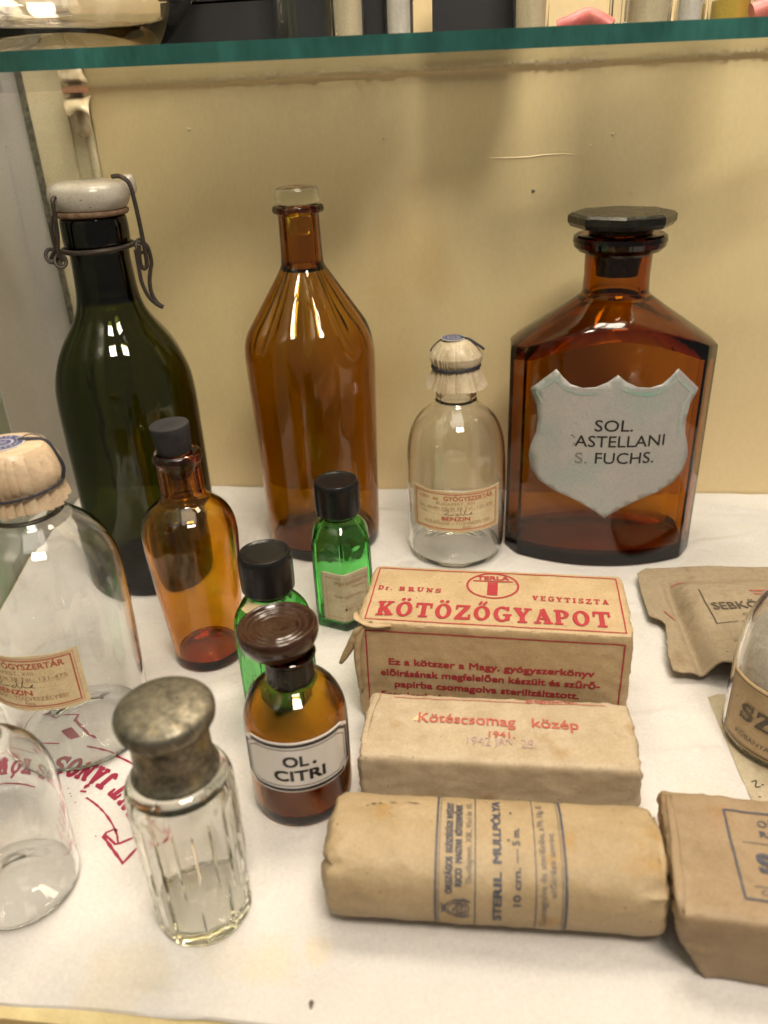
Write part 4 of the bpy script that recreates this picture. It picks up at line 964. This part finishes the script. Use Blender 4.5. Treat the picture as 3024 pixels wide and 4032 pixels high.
strip_fold('torn_paper_flap', 'card', B1, [(.5, .0, 4.94), (.1, -.06, 4.75), (-.12, -.05, 4.3), (-.35, -.02, 3.75), (-.62, .05, 3.2), (-.85, .1, 2.75)], [(.1, .02, .12), (.18, 0, .12), (.2, 0, .05), (.17, 0, -.02), (.12, 0, -.05), (.05, 0, -.03)])
strip_fold('torn_paper_flap', 'card', B1, [(.12, -.02, 4.6), (-.02, -.1, 4.0), (-.1, -.12, 3.3), (-.08, -.08, 2.4), (-.02, -.04, 1.5)], [(.12, 0, .02), (.14, 0, .0), (.12, 0, 0), (.1, 0, 0), (.06, 0, 0)])
strip_fold('torn_paper_flap', 'card', B1, [(1.3, -.08, 4.86), (.8, -.1, 4.84), (.3, -.06, 4.9), (-.05, .1, 5.0), (-.2, .5, 5.0)], [(0, .05, .04), (0, .1, .05), (0, .12, .05), (.1, .1, .0), (.06, .05, 0)])

# middle dressing pack
B2 = thing('dressing_packet', 'pale paper packet with faded red print and 1942 stamp, between two other packets', 'packet', (-1.3, 20.75, 0), rad(-7.5))
p2 = package('paper_wrapper', 9.75, 3.5, 2.35, .24, 'pale', B2, .05, 11, endc=.55, tuck=.08)
v2 = bvh_of(p2); top2 = raymap(v2, (0, 0, 0), (1, 0, 0), (0, 1, 0), (0, 0, 1), .03)
decal('lettering', 'salmon', p2, [move(text2d('Kötéscsomag', .50, 3.55, .02), 3.75, 1.86, rad(-.5)), move(text2d('közép', .50, 1.65, .02), 6.95, 1.82, rad(-.5)), move(text2d('1941.', .30, .92, .02), 5.02, 1.24)], top2)
decal('date_stamp', 'purple', p2, [move(text2d('1942', .42, .85, .0), 4.2, .83), move(text2d('JAN', .36, .62, .0), 5.08, .86), move(text2d('28.', .40, .55, .0), 5.95, .80)], top2)
decal('printed_border', 'salmon', p2, [line2d([(.95, 3.16), (8.9, 3.16)], .03), move(text2d('gyógyszertár.', .16, 1.9, .02), 6.9, 3.22)], top2)
decal('worn_spot', 'label', p2, [fill2d([(2.0+.22*math.cos(a)*(1+.3*math.sin(2*a)), 2.1+.16*math.sin(a+.4)) for a in [2*pi*i/14 for i in range(14)]], .1)], top2)
strip_fold('paper_flap', 'pale', B2, [(.12, .2, 1.9), (.1, .7, 2.35), (.12, 1.6, 2.44), (.2, 2.6, 2.44), (.32, 3.3, 2.42)], [(.05, 0, .04), (.10, 0, .02), (.10, 0, .01), (.12, 0, .01), (.14, 0, 0)])

# rolled gauze bandage
B3 = thing('bandage_roll_packet', 'yellowish paper wrapped gauze bandage roll with slate blue printed band, frontmost', 'packet', (-2.2, 15.75, 0), rad(-7.0))
p3 = package('paper_wrapper', 9.75, 3.7, 2.85, .3, 'kraft', B3, .03, 23, ell=2.5, endc=1.0, tuck=.12)
v3 = bvh_of(p3); c3 = Vector((0, 1.85, 1.42))
def roll(u, v, z=0, off=.025):
    # u along the roll, v = distance round the section from the front foot upwards
    a = rad(-13)+v/1.72
    d = Vector((0, -math.cos(a), math.sin(a))); h = v3.ray_cast(c3+Vector((u, 0, 0))+d*5, -d)
    q = h[0] if h[0] is not None else c3+Vector((u, 0, 0))+d*1.6
    return tuple(q+d*(off+z))
def vtext(body, u, v0, h, length, bold=.02): return move(text2d(body, h, length, bold, 'L'), u, v0, rad(90))
decal('printed_rules', 'blue', p3, [line2d([(3.20, -.2), (3.20, 5.2)], .07), line2d([(3.29, -.2), (3.29, 5.2)], .02), line2d([(4.36, -.2), (4.36, 5.2)], .035), line2d([(6.12, -.2), (6.12, 5.2)], .03), line2d([(6.98, -.2), (6.98, 5.2)], .08), line2d([(6.88, -.2), (6.88, 5.2)], .02)], roll)
decal('lettering', 'blue', p3, [vtext('STERIL', 5.12, .15, .235, 1.45, .05), vtext('MULLPÓLYA', 5.12, 1.85, .235, 2.55, .05), vtext('10 cm. — 5 m.', 5.68, .75, .22, 2.35, .03),
      vtext('ORSZÁGOS', 3.68, 1.0, .19, .95, .06), vtext('EGÉSZSÉGÜGYI', 3.68, 2.08, .19, 1.2, .06), vtext('INTÉZET', 3.68, 3.4, .19, .75, .06), vtext('RICO', 3.96, 1.2, .19, .45, .06), vtext('MAGYAR', 3.96, 1.8, .19, .75, .06), vtext('KÖTSZERMŰVEK', 3.96, 2.68, .19, 1.4, .06)], roll)
decal('lettering', 'blue2', p3, [vtext('Budapest, XIII., Váci út 10.', 4.25, 1.3, .18, 2.9, .015), vtext('Csomagolva és sterilizálva, a Ph. Hg. II.', 6.42, .0, .19, 4.3, .015), vtext('előirása szerint.', 6.70, 1.05, .18, 1.95, .015)], roll)
cr = []
for (rx, ry, w) in ((.36, .30, .035), (.27, .22, .03)): cr.append(line2d([(rx*math.cos(a), ry*math.sin(a)) for a in [2*pi*i/22 for i in range(22)]], w, True, step=1, jit=.5))
cr += [rect2d(-.16, -.18, .0, .16, .03), line2d([(-.13, -.1), (-.02, -.1)], .03), line2d([(-.13, 0), (-.02, 0)], .03), line2d([(-.13, .09), (-.02, .09)], .03), line2d([(.03, -.14), (.12, .12)], .03), line2d([(.04, .02), (.14, -.02)], .04), line2d([(-.4, -.25), (-.2, -.33), (.05, -.28)], .06, jit=.5), line2d([(-.4, .25), (-.2, .33), (.05, .28)], .06, jit=.5), line2d([(.25, .2), (.42, .05), (.46, .2)], .04), line2d([(.25, -.2), (.42, -.05), (.46, -.2)], .04), line2d([(.3, 0), (.5, 0)], .03)]
decal('crest', 'blue', p3, [move(c_, 3.83, .52, rad(180), .98) for c_ in cr], roll)
for (u, v, a, b) in ((1.15, 3.95, .10, .035), (1.35, 3.98, .06, .03), (1.75, 4.05, .09, .025), (.95, 3.85, .05, .02), (2.35, 4.08, .18, .02), (5.45, 3.8, .04, .06), (5.35, 2.6, .05, .05), (2.5, 4.06, .1, .02)):
    decal('brown_spot', 'brownink', p3, [fill2d([(u+a*math.cos(t), v+b*math.sin(t)) for t in [2*pi*i/9 for i in range(9)]], 3)], roll)
strip_fold('paper_flap', 'kraft', B3, [(9.65, .25, 2.2), (9.75, 1.0, 2.75), (9.8, 2.0, 2.8), (9.85, 3.0, 2.4)], [(.1, 0, .02)]*4)

# brown packet, right
B4 = thing('brown_packet', 'brown kraft paper packet with black framed print, cut by the right edge', 'packet', (7.6, 14.0, 0), rad(-11.5))
p4 = package('paper_wrapper', 9, 4.6, 2.6, .22, 'brownp', B4, .05, 37, endc=.6, tuck=.1, under=.95)
v4 = bvh_of(p4); top4 = raymap(v4, (0, 0, 0), (1, 0, 0), (0, 1, 0), (0, 0, 1), .028)
decal('printed_border', 'blue', p4, [rect2d(1.82, .78, 7.9, 3.92, .07), line2d([(2.15, 2.75), (7.5, 2.75)], .025), line2d([(2.15, 1.22), (7.5, 1.22)], .025)], top4)
decal('lettering', 'blue', p4, [move(text2d('ORSZÁGOS EGÉSZSÉGÜGYI INTÉZET', .25, None, .01, 'L', xs=1.0), 2.72, 3.38), move(text2d('RICO KÖTSZERMŰVEK', .22, None, .03, 'L', xs=1.35), 2.7, 2.98), move(text2d('STERIL', .62, None, .06, 'L', xs=1.0), 2.45, 1.75), move(text2d('Csomagolva és sterilizálva', .17, None, .01, 'L'), 2.3, .95)], top4)
strip_fold('paper_flap', 'brownp', B4, [(.08, .15, 2.2), (.05, .5, 2.66), (.12, 1.6, 2.68), (.2, 3.0, 2.68), (.22, 4.3, 2.64)], [(.05, 0, .05), (.12, 0, .02), (.14, 0, .0), (.12, 0, .01), (.1, 0, 0)])

# ------------------------------------------------------------------ grey first-aid packet
B5 = thing('wound_dressing_packet', 'flat grey paper dressing packet with torn wavy edge and raised pocket at the right', 'packet', (12, 26, 0))
def lerp_pts(P_, t):
    for (a, p), (b, q) in zip(P_[:-1], P_[1:]):
        if t <= b: k = (t-a)/(b-a); return [p[i]+(q[i]-p[i])*k for i in range(len(p))]
    return P_[-1][1]
LE = [(0, (.08, )), (.15, (.25, )), (.42, (.95, )), (.47, (.9, )), (.52, (.42, )), (.62, (.5, )), (.8, (.75, )), (.95, (1.0, )), (1, (1.6, ))]
nu, nv = 150, 120; gv = []
for j in range(nv+1):
    t = j/nv
    for i in range(nu+1):
        s_ = i/nu; xl = lerp_pts(LE, t)[0]+.05*noise.noise(Vector((t*22, 0, 5))); x = xl+(10.5-xl)*s_
        yf = lerp_pts([(0, (.75,)), (.14, (.55,)), (.20, (.40,)), (.27, (.12,)), (.34, (.08,)), (1, (-.1,))], x/10.5)[0]+.04*noise.noise(Vector((x*3, 0, 8)))
        yb = 9.15+.12*math.sin(x*.5)-.03*x - .6*max(0, .9-x); y = yf+(yb-yf)*t
        ridge = 1.6+.125*y            # left slope of the pocket
        pk = 1/(1+math.exp(-(x-ridge)/.16))*(1/(1+math.exp(-(7.1-y-.0*x)/.30)))*(1/(1+math.exp(-(y-1.9)/.16)) if x > 3.1 else 1)
        frontpk = 1/(1+math.exp(-(x-ridge)/.16))*(1-(1/(1+math.exp(-(y-1.9)/.16)) if x > 3.1 else 1))
        z = .42+.28*math.exp(-x/.7)+.15*(t-.5)**2*2+.78*pk + .05*frontpk
        z -= .22*math.exp(-((x-ridge+.38)/.22)**2)*(1 if y < 7 else math.exp(-(y-7)**2))
        z += .10*noise.noise(Vector((x*.5, y*.6, 2)))+.035*(1-2*abs(noise.noise(Vector((x*1.3, y*1.1, 4)))))+.012*math.sin(y*14)*max(0, min(1, (y-7.6)))
        if x > 2.9: z += -.25*frontpk
        gv.append((x, y, max(.06, z)))
gf = [[j*(nu+1)+i, j*(nu+1)+i+1, (j+1)*(nu+1)+i+1, (j+1)*(nu+1)+i] for j in range(nv) for i in range(nu)]
p5 = mesh('paper_packet', gv, gf, 'grey', B5, smooth=60)
v5 = bvh_of(p5); top5 = raymap(v5, (-12, -26, 0), (1, 0, 0), (0, 1, 0), (0, 0, 1), .045)
md = p5.modifiers.new('thick', 'SOLIDIFY'); md.thickness = .09*CM; md.offset = -1
for q_ in (line2d([(14.3, 33.4), (15.4, 33.3)], .09), line2d([(13.25, 31.35), (13.5, 30.5)], .07), line2d([(17.35, 31.6), (18.2, 31.55)], .09), line2d([(17.45, 31.35), (18.2, 31.3)], .07)): decal('printed_rule', 'salmon', p5, [q_], top5)
decal('printed_border', 'brownink', p5, [line2d([(15.05, 31.95), (14.8, 29.1)], .06), line2d([(14.8, 29.1), (15.8, 29.2)], .035), line2d([(15.95, 29.2), (20, 29.15)], .035)], top5)
decal('lettering', 'brownink', p5, [move(text2d('SEBKÖTÖZŐ', .55, 4.3, .015, 'L'), 15.15, 30.25), move(text2d('Gyártja:', .26, 1.25, .0, 'L'), 16.25, 29.6)], top5)

# ------------------------------------------------------------------ slip of paper under the cotton jar
sl = thing('paper_slip', 'yellowed handwritten paper slip lying under the cotton filled bottle', 'paper', (0, 0, 0))
SL = [(13.2, 25.6), (13.7, 25.78), (14.25, 25.7), (14.6, 25.6), (17.8, 26.1), (18.4, 18.2), (12.4, 18.2), (12.66, 20.15), (12.75, 21.36), (12.95, 23.2)]
slv, slf = fill2d(SL, .4)
def slz(x, y): return max(cloth_z(x, y), 0)+.03+.05*max(0, noise.noise(Vector((x*.6, y*.6, 0))))*clear_of(x, y)
o = mesh('paper_sheet', [(x, y, slz(x, y)) for x, y, _ in slv], slf, 'slip', sl, smooth=60)
slm = lambda u, v, z=0: (u, v, slz(u, v)+.012)
decal('handwriting', 'ink', o, [scribble(p, .045) for p in ([(13.2, 24.1), (13.4, 24.25), (13.45, 24.0), (13.5, 24.2), (13.6, 24.05), (13.9, 24.1)], [(13.4, 23.5), (13.5, 23.6), (13.5, 23.4), (13.6, 23.35)], [(13.2, 22.9), (13.3, 22.85), (13.32, 22.8)],
      [(13.0, 20.95), (13.2, 21.0), (13.05, 20.7), (13.25, 20.72)], [(13.3, 20.78), (13.35, 20.8), (13.38, 20.76)], [(12.95, 20.25), (13.05, 20.25)], [(12.98, 19.6), (13.45, 19.5)], [(13.2, 19.8), (13.4, 19.7)], [(12.98, 19.2), (13.45, 19.1)], [(13.9, 20.4), (14.2, 20.35)])], slm)
# ------------------------------------------------------------------ bottle packed with cotton wool
T11 = thing('cotton_filled_bottle', 'clear bottle stuffed with white cotton and buff framed label at the right edge', 'bottle', (15.5, 23.3, .07), facing(15.5, 23.3))
bottle_body('glass_body', 'clear', T11, [(2.3, 0), (2.45, .1), (2.5, .4), (2.49, 2), (2.45, 3.6), (2.36, 4.6), (2.05, 5.6), (1.5, 6.6), (1.25, 7.0), (1.2, 8.2), (1.35, 8.3), (1.35, 8.6), (1.2, 8.65)], t=.18, tb=.3, neck=(.95, 7.0), seg=80, punt=.2)
vs, fs = lathe(chaikin([(0, .42), (2.0, .45), (2.22, .8), (2.2, 3.6), (2.1, 4.6), (1.75, 5.6), (1.0, 6.7), (0, 7.0)], 2), 90)
vs = [(p[0]*(1+.05*noise.noise(Vector(p)*.9)-.05+.03*noise.noise(Vector(p)*3)), p[1]*(1+.05*noise.noise(Vector(p)*.9)-.05+.03*noise.noise(Vector(p)*3)), p[2]) for p in vs]
fixn(mesh('cotton_wool', vs, fs, 'cotton', T11, smooth=60))
cc = cylmap(2.51, 0, rad(2), 0)
ov, of = fill2d([(-2.75, .35), (2.75, .35), (2.75, 3.35), (-2.75, 3.35)], .2)
l11 = mesh('paper_label', [cc(p[0], p[1], .03) for p in ov], of, 'card', T11, smooth=60)
md = l11.modifiers.new('thick', 'SOLIDIFY'); md.thickness = .02*CM; md.offset = 0
cb_ = cylmap(2.51, 0, rad(2), .085)
decal('printed_border', 'brownink', l11, [rect2d(-2.62, .5, 2.62, 3.22, .05)], cb_)
decal('lettering', 'brownink', l11, [move(slab2d('SZÓDA', .72, 3.6, .12), -.1, 1.65), move(text2d('KŐBÁNYAI GYÓGYSZERTÁR', .2, 3.9), 0, .85)], cb_)

# ------------------------------------------------------------------ crimson stamp on the cloth
def onc(u, v, z=0): return (u, v, cloth_z(u, v)+.012+z)
st_, cx, cyy = [], -14.4, 17.5
word = [('S', 21.5), ('Z', 28.5), ('E', 35), ('N', 42), ('T', 49), ('J', 56.5), ('Á', 61.5), ('N', 67), ('O', 72.5), ('S', 78), ('K', 87), ('Ó', 93), ('R', 99), ('H', 105), ('Á', 111), ('Z', 117)]
for ch, a in word:
    a = rad(a); v, f = slab2d(ch, .80, .52)
    # letters stand with their heads towards the centre of the arc
    for q_ in range(3): st_.append(move(([(p[0], p[1], p[2]+.008*q_) for p in v], f), cx+(6.36+.035*q_)*math.cos(a+.003*(q_-1)), cyy+(6.36+.035*q_)*math.sin(a+.003*(q_-1)), a+pi/2))
def arc(R, a0, a1, n=16): return [(cx+R*math.cos(rad(a0+(a1-a0)*i/n)), cyy+R*math.sin(rad(a0+(a1-a0)*i/n))) for i in range(n+1)]
st_ += [line2d(arc(5.02, 27, 57), .075, jit=.35), line2d(arc(5.02, 80, 118), .075, jit=.35), line2d(arc(7.1, 52, 74), .09, jit=.3), line2d(arc(7.1, 84, 112), .08, jit=.3),
        line2d([(-10.05, 20.1), (-10.16, 20.18), (-10.42, 20.05), (-10.46, 19.86), (-9.46, 18.70), (-9.12, 19.35)], .11, jit=.3), line2d([(-10.40, 19.92), (-9.95, 19.52), (-9.8, 19.55), (-9.28, 19.83), (-9.26, 20.05)], .08, jit=.3), line2d([(-9.98, 19.85), (-9.86, 19.56)], .07),
        line2d([(-14.9, 26.2), (-14.3, 26.55), (-13.5, 26.4), (-13.5, 26.0), (-12.6, 25.05), (-12.2, 24.8)], .13, jit=.3), fill2d([(-13.9, 25.35), (-13.5, 25.55), (-12.9, 24.9), (-13.3, 24.75)], .3),
        line2d([(-12.0, 22.05), (-11.75, 22.0)], .10)]
for (x, y) in ((-12.5, 22.2), (-12.35, 21.95), (-12.25, 21.8), (-12.0, 21.5), (-10.75, 19.9), (-11.9, 20.2)):
    st_.append(fill2d([(x+.035*math.cos(t), y+.03*math.sin(t)) for t in [2*pi*i/6 for i in range(6)]], 3))
decal('textile_stamp', 'marker', cloth, st_, onc)
decal('dark_stain', 'brownink', cloth, [fill2d([(-2.7+.07*math.cos(t)*(1+.3*math.sin(3*t)), 13.6+.14*math.sin(t)) for t in [2*pi*i/12 for i in range(12)]], 3)], onc)
